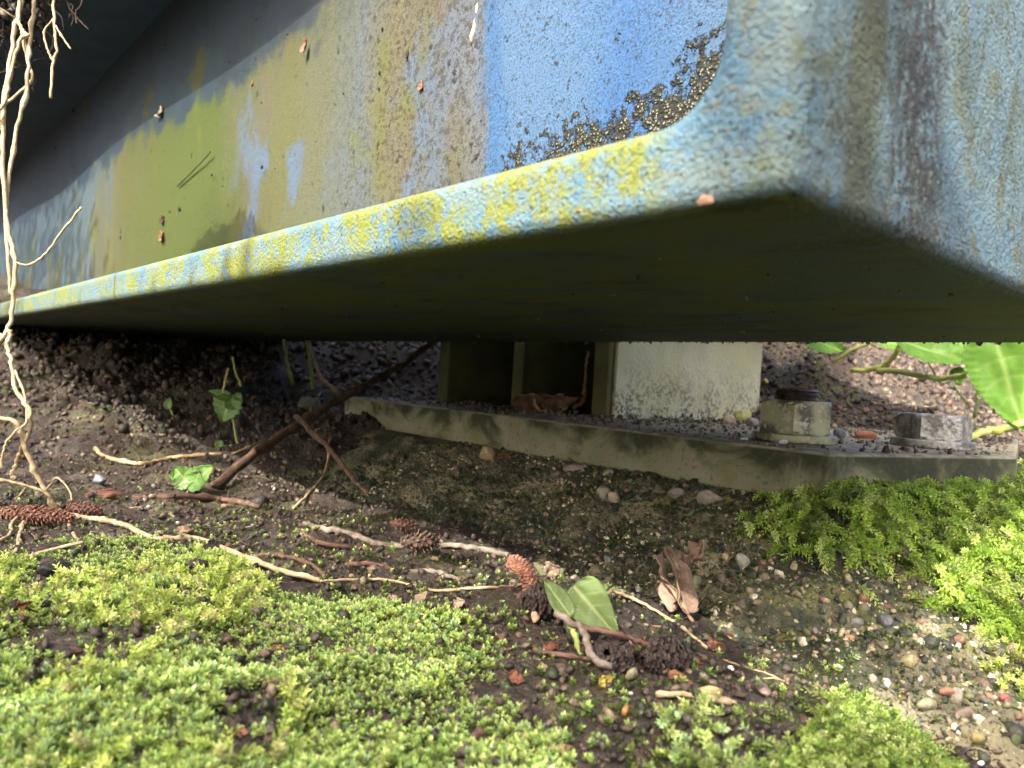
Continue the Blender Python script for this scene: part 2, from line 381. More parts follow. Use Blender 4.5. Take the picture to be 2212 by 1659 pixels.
def steel():
    t = NT('weathered_galvanised_steel')
    c = t.mix(t.ss(t.noise(45, 4), .35, .65), (.19, .19, .115), (.25, .245, .17))
    c = t.mix(t.math('MULTIPLY', t.ss(t.noise(28, 4, .6), .46, .60), .7), c, (.16, .165, .06))
    px_, py_, pz_ = t.xyz()
    hang = t.math('ADD', t.noise(30, 5, .62, t.map((1, 1, 1.3)), .5), t.math('MULTIPLY', t.ss(pz_, -.018, -.001), .16))
    c = t.mix(t.math('MULTIPLY', t.ss(hang, .53, .72), t.ss(pz_, -.0004, -.0014)), c, (.042, .046, .026))
    c = t.mix(t.ss(pz_, -.0014, -.0002), c, t.mix(t.ss(t.noise(120, 4), .4, .6), (.30, .28, .20), (.16, .14, .095)))
    c = t.mix(t.math('MULTIPLY', t.ss(t.noise(500, 3), .58, .68), .6), c, (.08, .075, .05))
    t.bump(t.noise(420, 3), .0006, .7)
    M['steel'] = t.fin(c, .7, .05, .25)
    t = NT('algae_covered_steel')
    c = t.mix(t.ss(t.noise(35, 4), .35, .65), (.12, .12, .05), (.08, .08, .04)); t.bump(t.noise(420, 3), .0006, .7)
    M['green_steel'] = t.fin(c, .75, 0, .2)
    t = NT('dark_rod'); c = t.mix(t.ss(t.noise(300, 3), .4, .6), (.05, .045, .04), (.10, .08, .06)); M['rod'] = t.fin(c, .5, .3, .4)
    t = NT('pale_galvanised_flange'); x, y, z = t.xyz()
    c = t.mix(t.ss(t.noise(40, 4), .35, .65), (.40, .40, .24), (.48, .47, .32))
    c = t.mix(t.math('MULTIPLY', t.ss(t.noise(25, 4, .6), .48, .62), .5), c, (.44, .44, .20))
    low = t.math('MULTIPLY', t.ss(z, .05, .0), t.ss(t.noise(60, 4, .7), .36, .55))
    c = t.mix(t.math('MULTIPLY', low, t.ss(t.noise(420, 3), .42, .60)), c, (.07, .07, .05))
    c = t.mix(t.math('MULTIPLY', t.ss(t.vor(300), .13, .05), .7), c, (.66, .66, .58))
    t.bump(t.noise(380, 3), .0007, .8)
    M['flange'] = t.fin(c, .4, .05, .5)
    t = NT('mottled_nut')
    c = t.mix(t.ss(t.noise(75, 5, .62), .42, .56), (.34, .34, .21), (.085, .092, .06))
    c = t.mix(t.math('MULTIPLY', t.ss(t.noise(300, 4), .56, .64), .6), c, (.60, .58, .46))
    t.bump(t.noise(600, 3), .0004, .7); M['nut'] = t.fin(c, .42, .35, .5)
    t = NT('bare_zinc_nut')
    c = t.mix(t.ss(t.noise(160, 5, .7), .42, .6), (.42, .42, .39), (.16, .15, .13))
    t.bump(t.noise(600, 3), .0005, .8); M['nut2'] = t.fin(c, .38, .45, .5)
def soil():
    t = NT('dark_soil')
    c = t.mix(t.ss(t.noise(35, 5, .65), .35, .65), (.015, .0105, .007), (.040, .028, .018))
    c = t.mix(t.ss(t.noise(260, 5, .75), .48, .66), c, (.078, .056, .037))
    c = t.mix(t.ss(t.vor(420), .18, .06), c, (.20, .15, .10))
    c = t.mix(t.math('MULTIPLY', t.ss(t.noise(18, 3), .52, .62), t.ss(t.noise(500, 2), .45, .6)), c, (.07, .085, .022))
    t.bump(t.noise(350, 5, .7), .0035, .9); t.bump(t.noise(1200, 3), .0008, .7)
    M['soil'] = t.fin(c, .6, 0, .45)
    t = NT('aged_concrete')
    c = t.mix(t.ss(t.noise(24, 5, .65), .35, .62), (.25, .215, .13), (.13, .125, .07))
    c = t.mix(t.ss(t.noise(20, 5, .65), .44, .56), c, (.035, .042, .020))
    c = t.mix(t.math('MULTIPLY', t.ss(t.noise(60, 4, .6), .55, .68), .7), c, (.17, .18, .035))
    c = t.mix(t.ss(t.vor(620), .20, .08), c, (.33, .29, .20))
    c = t.mix(t.ss(t.noise(900, 3), .56, .66), c, (.03, .03, .02))
    t.bump(t.noise(520, 5, .7), .0025, .9); t.bump(t.vor(620), .0008, .7)
    M['concrete'] = t.fin(c, .65, 0, .4)
paint_frame(); paint_web(); steel(); soil()
attr('crumb', .6, .45, bump=.0005); attr('moss', .38, .5, trans=.42, nsc=700, namt=.12)
attr('stone', .6, .4, nsc=450, namt=.4, bump=.0004); attr('cone', .7, .25, nsc=600, namt=.35, bump=.0003)
simple('straw', (.38, .30, .185), (.24, .18, .10), 260, .55, .35, bump=.0003)
simple('root', (.36, .27, .15), (.22, .15, .08), 220, .7, .3, bump=.0003)
simple('twig', (.055, .033, .022), (.12, .07, .045), 240, .75, .3, bump=.0006, bs=900)
simple('grey_twig', (.20, .165, .13), (.10, .08, .06), 260, .75, .3, bump=.0005)
simple('red_twig', (.13, .07, .048), (.075, .045, .034), 260, .7, .3, bump=.0004)
simple('stem_green', (.30, .36, .08), (.36, .38, .14), 200, .5, .4, .2)
simple('dead_leaf', (.30, .19, .11), (.15, .09, .05), 190, .65, .3, .18, bump=.0006, bs=700)
simple('pale_leaf', (.27, .19, .135), (.14, .09, .06), 170, .65, .3, .15, bump=.0006, bs=700)
simple('rust_scrap', (.16, .065, .032), (.10, .042, .025), 240, .65, .3, .1, bump=.0004)
simple('yellow_scrap', (.52, .38, .08), (.34, .26, .08), 240, .6, .3, .15)
simple('charcoal', (.018, .017, .017), (.09, .09, .09), 500, .55, .4, bump=.0008)
simple('white_flake', (.78, .77, .74), (.6, .6, .57), 300, .5, .4)
simple('woodlouse', (.17, .12, .115), (.26, .20, .18), 900, .4, .45)
simple('chip', (.22, .13, .085), (.20, .12, .08), 350, .8, .2, bump=.0006)
simple('dirt_bit', (.025, .016, .011), (.015, .01, .008), 400, .8, .2)
def leaf_mat(name, a, b, vein, trans):
    t = NT(name); c = t.mix(t.ss(t.noise(130, 4), .35, .65), a, b); c = t.mix(t.col(), c, vein)
    t.bump(t.noise(420, 3), .0004, .7); M[name] = t.fin(c, .42, 0, .4, trans)
leaf_mat('leaf', (.115, .17, .048), (.085, .13, .036), (.27, .32, .13), .18)
leaf_mat('leaf_mid', (.10, .20, .036), (.075, .155, .03), (.22, .32, .10), .3)
leaf_mat('leaf_bright', (.20, .40, .06), (.16, .34, .05), (.38, .54, .16), .5)

# ================================================================== the setting
def axis(lo, hi, step, far):
    a = np.arange(lo, hi+step/2, step); out = []; s = step; p = hi
    while p < far: s *= 1.35; p += s; out.append(p)
    inn = []; s = step; p = lo
    while p > -far: s *= 1.35; p -= s; inn.append(p)
    return np.array(inn[::-1]+list(a)+out)
gx = axis(-.62, .66, .0029, 300); gy = axis(.06, 1.05, .0029, 300)
GX, GY = np.meshgrid(gx, gy); GZ = ground_h(GX, GY)
nx, ny = len(gx), len(gy)
idx = np.arange(nx*ny).reshape(ny, nx)
GF = np.stack([idx[:-1, :-1], idx[:-1, 1:], idx[1:, 1:], idx[1:, :-1]], -1).reshape(-1, 4)
g = mk('ground', np.stack([GX, GY, GZ], -1).reshape(-1, 3), GF, M['soil'], smooth=True)
tag(g, 'dark crumbly soil under and around the blue beam', 'ground', kind='structure')

# concrete footing
fx = np.arange(-.24, .44, .0018); fy = np.arange(.10, .66, .0018)
FX, FY = np.meshgrid(fx, fy); FZ = footing_h(FX, FY); keep = FZ > ground_h(FX, FY)-.007
idx = np.arange(FX.size).reshape(FX.shape)
k4 = keep[:-1, :-1] & keep[:-1, 1:] & keep[1:, 1:] & keep[1:, :-1]
FF = np.stack([idx[:-1, :-1], idx[:-1, 1:], idx[1:, 1:], idx[1:, :-1]], -1)[k4]
used = np.unique(FF); rm = np.full(FX.size, -1); rm[used] = np.arange(len(used))
foot = empty('concrete_footing', (0, 0, 0))
tag(foot, 'rough mossy concrete footing with exposed pebbles below the steel base plate', 'footing')
mk('slab', np.stack([FX, FY, FZ], -1).reshape(-1, 3)[used], rm[FF], M['concrete'], foot, True)

# ================================================================== blue beam
B = empty('blue_beam', CAM, math.atan2(-U.y, -U.x)); tag(B, 'weathered blue painted steel beam with algae stains and a rounded lip', 'beam')
# local x = -u, y = v, z from the lens height
zb, zt, v0, v1 = .0258, .0400, .089, .335
ztop = .345
LEN = 2.3
def frame_profile():
    xo, xi, rf = -.0479, -.0610, .0105
    p = [(-LEN, zb), (xo, zb), (xo, ztop), (-LEN, ztop), (-LEN, ztop-.0136), (xi-rf, ztop-.0136)]
    for k in range(1, 8): a = k/8*math.pi/2; p.append((xi-rf+rf*math.sin(a), ztop-.0136-rf*(1-math.cos(a))))
    p.append((xi, ztop-.0136-rf)); p.append((xi, zt+rf))
    for k in range(1, 8): a = k/8*math.pi/2; p.append((xi-rf*(1-math.cos(a)), zt+rf-rf*math.sin(a)))
    p += [(xi-rf, zt), (-LEN, zt)]
    return p
P = frame_profile(); n = len(P)
Vs = [(x, v0, z) for x, z in P]+[(x, v1, z) for x, z in P]
F = [tuple(range(n)), tuple(range(2*n-1, n-1, -1))]+[(i, i+n, (i+1) % n+n, (i+1) % n) for i in range(n)]
fr = mk('flange_frame', Vs, F, M['frame'], B)
m = fr.modifiers.new('tri', 'TRIANGULATE') if False else None
bevel(fr, .0034, 5, 40)
for p_ in fr.data.polygons: p_.use_smooth = True
e = fr.modifiers.new('wn', 'WEIGHTED_NORMAL'); e.keep_sharp = True
def web_z(i, j): 
    x = -LEN + (LEN-.0612)*i; z = zt+.0002 + (ztop-.0138-zt)*j
    return (x, .204 + .003*math.sin(x*9)*math.sin(j*3), z)
Wv, Wf = grid(120, 24, web_z)
wv2 = Wv.copy(); wv2[:, 1] += .010
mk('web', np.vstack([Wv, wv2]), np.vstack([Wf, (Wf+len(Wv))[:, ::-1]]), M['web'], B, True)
# saddle behind the flange that the column carries
sx0, sx1 = -.53, -.25
Vs = [(x, y, z) for x in (sx0, sx1) for y in (.338, .56) for z in (.06, .33)]
BF = [(0, 1, 3, 2), (4, 6, 7, 5), (0, 4, 5, 1), (2, 3, 7, 6), (0, 2, 6, 4), (1, 5, 7, 3)]
bevel(mk('saddle', Vs, BF, M['frame'], B), .003)
# worn spots where the paint has come away from the lip
def chip(u, z, ru, rz, v=v0):
    P = [(-u, v-.0004, z)]; n = 14
    for k in range(n):
        a = 2*math.pi*k/n; w = rnd.uniform(.75, 1.15)
        P.append((-u+ru*w*math.cos(a), v+.0003, z+rz*w*math.sin(a)))
    mk('rust_chip', P, [(0, 1+(k+1) % n, 1+k) for k in range(n)], M['chip'], fr, True)['label'] = 'bare rusty pinkish chip in the blue paint'
def uv_on_v(px, py, v):
    d = ray(px, py); t = v/(d.dot(V)); p = d*t; return p.dot(U), p.z
for px, py, a, b in ((1520, 432, .0016, .0009), (1250, 455, .0013, .0004), (560, 552, .0011, .0009), (1870, 250, .001, .001)):
    u_, z_ = uv_on_v(px, py, v0)
    if px < 1700: chip(u_, z_, a, b)

rgd = np.random.default_rng(17); nd_ = 900
xd_ = -rgd.uniform(.05, 1.1, nd_); yd_ = np.where(rgd.uniform(0, 1, nd_) < .6, .3335-np.abs(rgd.normal(0, .002, nd_)), rgd.uniform(.10, .333, nd_))
sd_ = np.minimum(np.exp(rgd.normal(np.log(.00042), .5, nd_)), .0016)
Vd_, Fd_, cd_ = crumbs(np.stack([xd_, yd_, zb-sd_*.25+0*xd_], -1), sd_, np.array([(.05, .045, .02), (.09, .08, .04), (.03, .028, .018), (.16, .15, .09)])[rgd.integers(0, 4, nd_)], rgd)
mk('dirt_crumbs', Vd_, Fd_, M['crumb'], B, col=cd_)['kind'] = 'stuff'

# ================================================================== steel column with base plate
cu, cv = .303, .35
C = empty('steel_column', WUV(cu, cv, -.021), B.rotation_euler.z); tag(C, 'galvanised steel H column with stained base plate on the concrete footing', 'column')
def cbox(name, u0, u1, w0, w1, z0, z1, mat, bev=.0012):
    Vs = [(-x, y, z) for x in (u1, u0) for y in (w0, w1) for z in (z0, z1)]
    return bevel(mk(name, Vs, BF, M[mat], C), bev)
hz = .083
cbox('flange', 0, .013, 0, .180, .0002, hz, 'green_steel')
cbox('flange', .167, .180, 0, .180, .0002, hz, 'green_steel')
cbox('web', .0132, .1668, .086, .0945, .0002, hz, 'green_steel')
cbox('stiffener', .084, .095, .004, .0858, .0002, hz, 'green_steel')
cbox('cover_plate', -.0032, -.0002, .004, .176, .0002, hz, 'flange', .0008)
Pl = [p-C.location for p in PL]
Ri = Matrix.Rotation(-C.rotation_euler.z, 3, 'Z'); Pl = [Ri @ p for p in Pl]
n = len(Pl); Vs = [(p.x, p.y, 0) for p in Pl]+[(p.x, p.y, -.0205) for p in Pl]
bevel(mk('base_plate', Vs, [tuple(range(n)), tuple(range(2*n-1, n-1, -1))]+[(i, i+n, (i+1) % n+n, (i+1) % n) for i in range(n)], M['steel'], C), .0014)

def lathe(prof, n=28):
    Vs = []; F = []
    for r, z in prof:
        for k in range(n): a = 2*math.pi*k/n; Vs.append((r*math.cos(a), r*math.sin(a), z))
    for i in range(len(prof)-1):
        for k in range(n): F.append((i*n+k, i*n+(k+1) % n, (i+1)*n+(k+1) % n, (i+1)*n+k))
    F.append(tuple(range(n-1, -1, -1))); F.append(tuple((len(prof)-1)*n+k for k in range(n)))
    return Vs, F
def hexnut(h, af=.030):
    R = af/math.sqrt(3); n = 36; Vs = []; F = []
    def ring(z, lim):
        for k in range(n):
            a = 2*math.pi*k/n; s = (a+math.pi/6) % (math.pi/3)-math.pi/6
            r = min(af/2/math.cos(s), lim); Vs.append((r*math.cos(a), r*math.sin(a), z))
    for z, lim in ((0, R*.93), (.0014, R), (h-.0022, R), (h-.0008, R*.93), (h, R*.87), (h, R*.60), (h-.004, R*.58)): ring(z, lim)
    m = 7
    for i in range(m-1):
        for k in range(n): F.append((i*n+k, i*n+(k+1) % n, (i+1)*n+(k+1) % n, (i+1)*n+k))
    F.append(tuple(range(n-1, -1, -1))); F.append(tuple((m-1)*n+k for k in range(n)))
    return Vs, F
def anchor(px, py, hn, hb, rot, mat, label):
    p = onz(px, py, PLZ+.0002); e = empty('anchor_bolt', p, rot); tag(e, label, 'bolt', 'anchor bolts on the base plate')
    Vs, F = lathe([(.0184, 0), (.0187, .0006), (.0187, .0033), (.0182, .0038)], 40); mk('washer', Vs, F, M[mat], e)
    Vs, F = hexnut(hn); o = mk('nut', Vs, F, M[mat], e); o.location.z = .0039
    pr = []; z = 0.002
    while z < hn+.0039+hb-.0006:
        pr += [(.0100, z), (.0088, z+.0012)]; z += .0025
    pr += [(.0099, hn+.0039+hb-.0008), (.0088, hn+.0039+hb)]
    Vs, F = lathe(pr); mk('threaded_rod', Vs, F, M['rod'], e)
anchor(1715, 953, .0152, .0052, math.radians(37), 'nut', 'mottled black and green hex nut on a bolt whose threaded end stands proud')
anchor(2013, 965, .0122, -.001, math.radians(13), 'nut2', 'bare grey hex nut and washer at the plate end beside the leafy plant')

# ================================================================== stuff: crumbs of soil, sand grains
def pal(n, cols, rg, var=.25):
    c = np.array(cols)[rg.integers(0, len(cols), n)]
    return np.clip(c*(1+rg.uniform(-var, var, (n, 1))), 0, 1)
def scatter(n, x0, x1, y0, y1, rg, near=1.0):
    x = rg.uniform(x0, x1, n); y = y0+(y1-y0)*rg.uniform(0, 1, n)**near; return x, y
rg = np.random.default_rng(5)
x, y = scatter(48000, -.6, .6, .13, 1.02, rg, 1.6)
hg = ground_h(x, y); ok = (hg > footing_h(x, y)-.001) & (np.abs(x) < .07+y*.78); ok &= ~((sdist(x, y, PLXY) < .002) & (hg < PLZ-.004))
x, y, hg = x[ok], y[ok], hg[ok]
s = np.exp(rg.normal(np.log(.00088), .50, len(x)))*(1+1.6*sm(y, .35, .8))
s = np.minimum(s, .0016+.004*sm(y, .38, .75))
cc = pal(len(x), [(.040, .028, .018), (.028, .020, .013), (.070, .048, .030), (.09, .064, .042), (.045, .033, .022), (.018, .014, .010), (.035, .026, .017), (.055, .039, .025), (.030, .023, .015), (.15, .115, .075), (.08, .045, .028), (.028, .036, .014)], rg, .35)
Vs, F, c = crumbs(np.stack([x, y, hg+s*.4], -1), s, cc, rg)
xc, yc = rg.uniform(-.62, .06, 1300), rg.uniform(.36, .95, 1300)
okc = (sdist(xc, yc, PLXY) > .01) & (ground_h(xc, yc) > footing_h(xc, yc)); xc, yc = xc[okc], yc[okc]
sc_ = np.minimum(np.exp(rg.normal(np.log(.0024), .5, len(xc))), .008)*(.6+.6*sm(yc, .4, .7))
V2_, F2_, c2_ = crumbs(np.stack([xc, yc, ground_h(xc, yc)+sc_*.2], -1), sc_, pal(len(xc), [(.045, .032, .021), (.03, .022, .015), (.065, .046, .030), (.022, .017, .012)], rg, .3), rg)
F = np.vstack([F, F2_+len(Vs)]); Vs = np.vstack([Vs, V2_]); c = np.vstack([c, c2_])
tag(mk('soil_crumbs', Vs, F, M['crumb'], col=c), 'loose dark soil crumbs and grit lying on the ground', 'soil', kind='stuff')
x, y = scatter(70000, -.2, .38, .12, .46, rg)
hf = footing_h(x, y); ok = (hf > ground_h(x, y)-.001) & (sdist(x, y, PLXY) > .001) & (np.abs(x) < .07+y*.78)
x, y, hf = x[ok], y[ok], hf[ok]
s = np.exp(rg.normal(np.log(.00066), .45, len(x))); big_ = rg.uniform(0, 1, len(x)) < .03; s = np.where(big_, s*2.4, s); s = np.minimum(s, .0030)
cc = pal(len(x), [(.22, .18, .11), (.12, .11, .06), (.05, .05, .032), (.03, .034, .02), (.30, .24, .14), (.09, .09, .04), (.40, .36, .26), (.018, .02, .014), (.05, .065, .02), (.15, .09, .055), (.03, .035, .02)], rg, .3)
cc = np.where(big_[:, None], cc*.5, cc); pt = fbm(x*24, y*24, 71); cc = cc*1.35*np.clip(1-.7*sm(pt, -.15, .35), .25, 1)[:, None]+np.outer(sm(pt, -.15, .35), (.006, .014, 0))
Vs, F, c = crumbs(np.stack([x, y, hf+s*.1], -1), s, cc, rg)
o = mk('sand_grains', Vs, F, M['crumb'], foot, col=c); o['kind'] = 'stuff'
x, y = rg.uniform(.05, .5, 16000), rg.uniform(.40, .92, 16000)
hg = ground_h(x, y); ok = (hg > PLZ+.002) | (sdist(x, y, PLXY) > .003); x, y, hg = x[ok], y[ok], hg[ok]
s = np.minimum(np.exp(rg.normal(np.log(.0013), .45, len(x))), .0045)
Vs, F, c = crumbs(np.stack([x, y, hg+s*.2], -1), s, pal(len(x), [(.05, .035, .023), (.075, .053, .036), (.10, .072, .05), (.035, .025, .017), (.06, .043, .028)], rg, .35), rg)
tag(mk('soil_crumbs', Vs, F, M['crumb'], col=c), 'brown crumbly soil of the heap behind the nuts', 'soil', kind='stuff')
# dirt lying on the plate around the column
x, y = scatter(22000, -.2, .4, .28, .62, rg)
d = sdist(x, y, PLXY); rel = np.stack([x-C.location.x, y-C.location.y], -1)
ru = rel @ np.array([U.x, U.y]); rv = rel @ np.array([V.x, V.y])
dd = np.maximum(np.maximum(-ru, ru-.18), np.maximum(-rv, rv-.18))
pr = np.exp(-np.maximum(dd, 0)/.022)+.20+.6*(rv > .14)*(ru < -.02)
ok = (d < -.004) & (rg.uniform(0, 1, len(x)) < pr) & ((dd > .002))
x, y, dd = x[ok], y[ok], dd[ok]
s = np.minimum(np.exp(rg.normal(np.log(.0007), .45, len(x))), .0025)
cc = pal(len(x), [(.09, .07, .05), (.06, .047, .033), (.16, .13, .09), (.24, .20, .15), (.11, .065, .045)], rg, .3)
Vs, F, c = crumbs(np.stack([x, y, PLZ+s*.4+.004*np.exp(-dd/.01)*rg.uniform(0, 1, len(x))], -1), s, cc, rg)
tag(mk('plate_dirt', Vs, F, M['crumb'], col=c), 'fine dirt and grit gathered on the steel base plate', 'dirt', kind='stuff')

# ================================================================== moss
def leaves(base, axis_, side, length, width, col, fold=.35, curl=.3):
    """n folded leaves of two triangles each: base points, directions, side vectors"""
    nrm = np.cross(axis_, side); nrm /= np.linalg.norm(nrm, axis=1)[:, None]+1e-9
    midp = base+axis_*(length*.45)[:, None]
    L = midp+side*(width*.5)[:, None]+nrm*(width*fold)[:, None]
    R = midp-side*(width*.5)[:, None]+nrm*(width*fold)[:, None]
    T = base+axis_*length[:, None]+nrm*(length*curl)[:, None]
    n = len(base); Vs = np.stack([base, L, T, R], 1).reshape(-1, 3)
    q = 4*np.arange(n)[:, None]
    F = np.concatenate([q+np.array([[0, 1, 2]]), q+np.array([[0, 2, 3]])], 0)
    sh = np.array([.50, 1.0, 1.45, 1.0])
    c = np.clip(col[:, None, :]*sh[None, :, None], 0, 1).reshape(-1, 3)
    return Vs, F, c
def rosettes(x, y, z, r, rg, cols, nl=13, tilt=.5):
    n = len(x); k = np.arange(nl)
    th = k[None]*2.39996+rg.uniform(0, 6.28, (n, 1)); f = (k/(nl-1))[None]*np.ones((n, 1))
    el = -.05+1.05*f**1.3+rg.uniform(-.15, .15, (n, nl))            # lower leaves spread, upper ones rise
    ax = np.stack([np.cos(th)*np.cos(el), np.sin(th)*np.cos(el), np.sin(el)], -1)
    sd = np.stack([-np.sin(th), np.cos(th), 0*th], -1)
    up = np.stack([rg.normal(0, tilt, n), rg.normal(0, tilt, n)-.1, np.ones(n)], -1); up /= np.linalg.norm(up, axis=1)[:, None]
    e1 = np.cross(up, np.array([0, 1, 0.])); e1 /= np.linalg.norm(e1, axis=1)[:, None]; e2 = np.cross(up, e1)
    Rm = np.stack([e1, e2, up], -1)
    ax = np.einsum('nij,nkj->nki', Rm, ax); sd = np.einsum('nij,nkj->nki', Rm, sd)
    hgt = (r*1.5)[:, None]*(.25+.75*f)
    b = np.stack([x, y, z], -1)[:, None]+up[:, None]*hgt[..., None]
    ln = r[:, None]*(1.15-.35*f)*rg.uniform(.8, 1.2, (n, nl))
    ci = np.array(cols)[rg.integers(0, len(cols), n)]
    c = ci[:, None]*(.22+.92*f)[..., None]*rg.uniform(.7, 1.3, (n, nl, 1))  # lower leaves darkened: shade of the gaps put into the colour
    return leaves(b.reshape(-1, 3), ax.reshape(-1, 3), sd.reshape(-1, 3), ln.ravel(), ln.ravel()*.52, c.reshape(-1, 3))
def plumes(x, y, z, ln, dirs, rg, cols, nl=34, leaf=.0017, droop=.5):
    """feathery shoots: a curved stem with leaves in rows; returns leaves and stems in one mesh"""
    n = len(x); f = (np.arange(nl)/(nl-1))[None]*np.ones((n, 1))
    p0 = np.stack([x, y, z], -1)[:, None]
    d = dirs[:, None]
    s = f*ln[:, None]
    bend = droop*ln[:, None]*f*f
    b = p0+d*s[..., None]; b[..., 2] -= bend
    tg = d*np.ones((n, nl, 1)); tg[..., 2] -= 2*droop*f; tg /= np.linalg.norm(tg, axis=2)[..., None]
    sd0 = np.cross(tg, np.array([0, 0, 1.])); sd0 /= np.linalg.norm(sd0, axis=2)[..., None]+1e-9
    n0 = np.cross(sd0, tg)
    th = np.arange(nl)[None]*2.39996+rg.uniform(0, 6.28, (n, 1))
    rad = sd0*np.cos(th)[..., None]*1.2+n0*np.sin(th)[..., None]; rad /= np.linalg.norm(rad, axis=2)[..., None]
    op = rg.uniform(.55, .95, (n, nl, 1))
    ax = tg*(1-.45*op)+rad*op; ax /= np.linalg.norm(ax, axis=2)[..., None]
    sd = np.cross(ax, tg); sd /= np.linalg.norm(sd, axis=2)[..., None]+1e-9
    L = leaf*(1.15-.55*f)*rg.uniform(.8, 1.2, (n, nl))*(ln/np.mean(ln))[:, None]**.4
    ci = np.array(cols)[rg.integers(0, len(cols), n)]
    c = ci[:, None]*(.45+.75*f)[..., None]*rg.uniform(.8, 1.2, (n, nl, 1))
    return leaves(b.reshape(-1, 3), ax.reshape(-1, 3), sd.reshape(-1, 3), L.ravel(), L.ravel()*.45, c.reshape(-1, 3), .25, .12)
def join(parts):
    Vs = []; F = []; Cc = []; k = 0
    for v, f, c in parts: Vs.append(v); F.append(f+k); Cc.append(c); k += len(v)
    return np.vstack(Vs), np.vstack(F), np.vstack(Cc)
def poly_px(pts): return [(p.x, p.y) for p in (onz(a, b, .001) for a, b in pts)]
MPOLY = poly_px([(-700, 1215), (0, 1222), (130, 1208), (210, 1180), (330, 1178), (470, 1190), (560, 1232), (690, 1290), (800, 1285), (950, 1345), (1000, 1400), (1050, 1470), (1080, 1530), (1130, 1580), (1190, 1640), (1230, 1700), (1350, 2300), (-1500, 2300)])
BARE = [poly_px(p) for p in ([(60, 1400), (150, 1372), (290, 1385), (300, 1440), (230, 1480), (120, 1480)], [(450, 1560), (540, 1530), (610, 1570), (590, 1645), (470, 1650)], [(75, 1220), (160, 1215), (165, 1262), (90, 1262)], [(440, 1290), (360, 1275), (350, 1315), (430, 1330)])]
GREEN = [(.35, .48, .13), (.41, .52, .14), (.29, .43, .12), (.45, .55, .18), (.33, .47, .20), (.50, .59, .22), (.27, .36, .09)]
LIME = [(.42, .51, .11), (.46, .54, .14), (.38, .49, .09), (.32, .43, .08), (.40, .40, .14)]
rg = np.random.default_rng(21)
x, y = scatter(165000, -.42, .16, .115, .40, rg, 1.4)
d = sdist(x, y, MPOLY)+.007*fbm(x*60, y*60, 41)
dens = np.clip(.92-np.maximum(d, 0)/.006, 0, 1)*(d < .006)+.10*np.exp(-np.maximum(d, 0)/.03)
dens *= np.clip(1.05+.7*fbm(x*45, y*45, 42), .55, 1)
for bp in BARE: dens *= np.clip(.06+(sdist(x, y, bp)+.004*fbm(x*120, y*120, 43))/.004, .06, 1)
dens *= (np.abs(x) < .05+y*.76)
ok = rg.uniform(0, 1, len(x)) < dens*.93
x, y = x[ok], y[ok]; z = H(x, y)
lift = .0022*np.clip(fbm(x*50, y*50, 44), -.3, 1.2)
r = rg.uniform(.0008, .0015, len(x))*(1+.35*vn(x*40, y*40, 45))
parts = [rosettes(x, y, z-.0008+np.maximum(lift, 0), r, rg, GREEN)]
# leafier shoots standing in the carpet near the lens
x, y = scatter(5200, -.3, .12, .115, .26, rg)
d = sdist(x, y, MPOLY); w = fbm(x*38, y*38, 46)
ok = (d < -.004) & (w > .18) & (np.abs(x) < .05+y*.76)
for bp in BARE: ok &= sdist(x, y, bp) > .002
x, y, w = x[ok], y[ok], w[ok]; n = len(x)
dr = np.stack([rg.normal(0, .35, n), rg.normal(-.25, .35, n), rg.uniform(.6, 1, n)], -1); dr /= np.linalg.norm(dr, axis=1)[:, None]
parts.append(plumes(x, y, H(x, y), rg.uniform(.004, .0085, n)*(1+.3*w), dr, rg, LIME, 24, .0019, .25))
Vs, F, c = join(parts)
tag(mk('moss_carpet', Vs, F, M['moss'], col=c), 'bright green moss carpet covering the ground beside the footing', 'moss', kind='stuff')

def moss_patch(name, poly, n, lnr, dirf, cols, label, seed, leaf=.0017, droop=.5, nl=34, edge=.006, zoff=0, lift=0):
    rg = np.random.default_rng(seed); P = np.array(poly)
    x = rg.uniform(P[:, 0].min()-.01, P[:, 0].max()+.01, n); y = rg.uniform(P[:, 1].min()-.01, P[:, 1].max()+.01, n)
    d = sdist(x, y, poly)+edge*fbm(x*70, y*70, seed)
    ok = (d < 0) & (sdist(x, y, PLXY) > .0008); x, y, d = x[ok], y[ok], d[ok]; n = len(x)
    z = H(x, y)+zoff+lift*np.clip(-d/.02, 0, 1)*rg.uniform(.2, 1, n)
    V_, F_, c_ = plumes(x, y, z, rg.uniform(*lnr, n), dirf(n, rg), rg, cols, nl, leaf, droop)
    return tag(mk(name, V_, F_, M['moss'], col=c_), label, 'moss', kind='stuff')
def down_slope(n, rg):
    d = np.stack([rg.normal(-.10, .5, n), rg.normal(-.55, .35, n), rg.uniform(.25, .9, n)], -1); return d/np.linalg.norm(d, axis=1)[:, None]
def upward(n, rg):
    d = np.stack([rg.normal(-.1, .35, n), rg.normal(-.2, .35, n), rg.uniform(.5, 1, n)], -1); return d/np.linalg.norm(d, axis=1)[:, None]
def poly_hit(pts): return [(p.x, p.y) for p in (hit(a, b) for a, b in pts)]
RM = poly_hit([(1700, 1045), (1790, 1040), (1870, 1040), (1960, 1040), (2060, 1040), (2230, 1040), (2420, 1050), (2420, 1480), (2215, 1390), (2130, 1370), (2050, 1345), (2010, 1290), (1950, 1265), (1890, 1240), (1835, 1275), (1800, 1165), (1690, 1170), (1575, 1165), (1620, 1130), (1700, 1095)])
YL = [(.42, .58, .10), (.36, .54, .08), (.52, .64, .17), (.27, .42, .055), (.20, .30, .05)]
moss_patch('feather_moss', RM, 12000, (.008, .019), down_slope, YL, 'thick yellow green feather moss hanging over the footing below the bolts', 61, .0022, .7, 38, .009, 0, .0095)
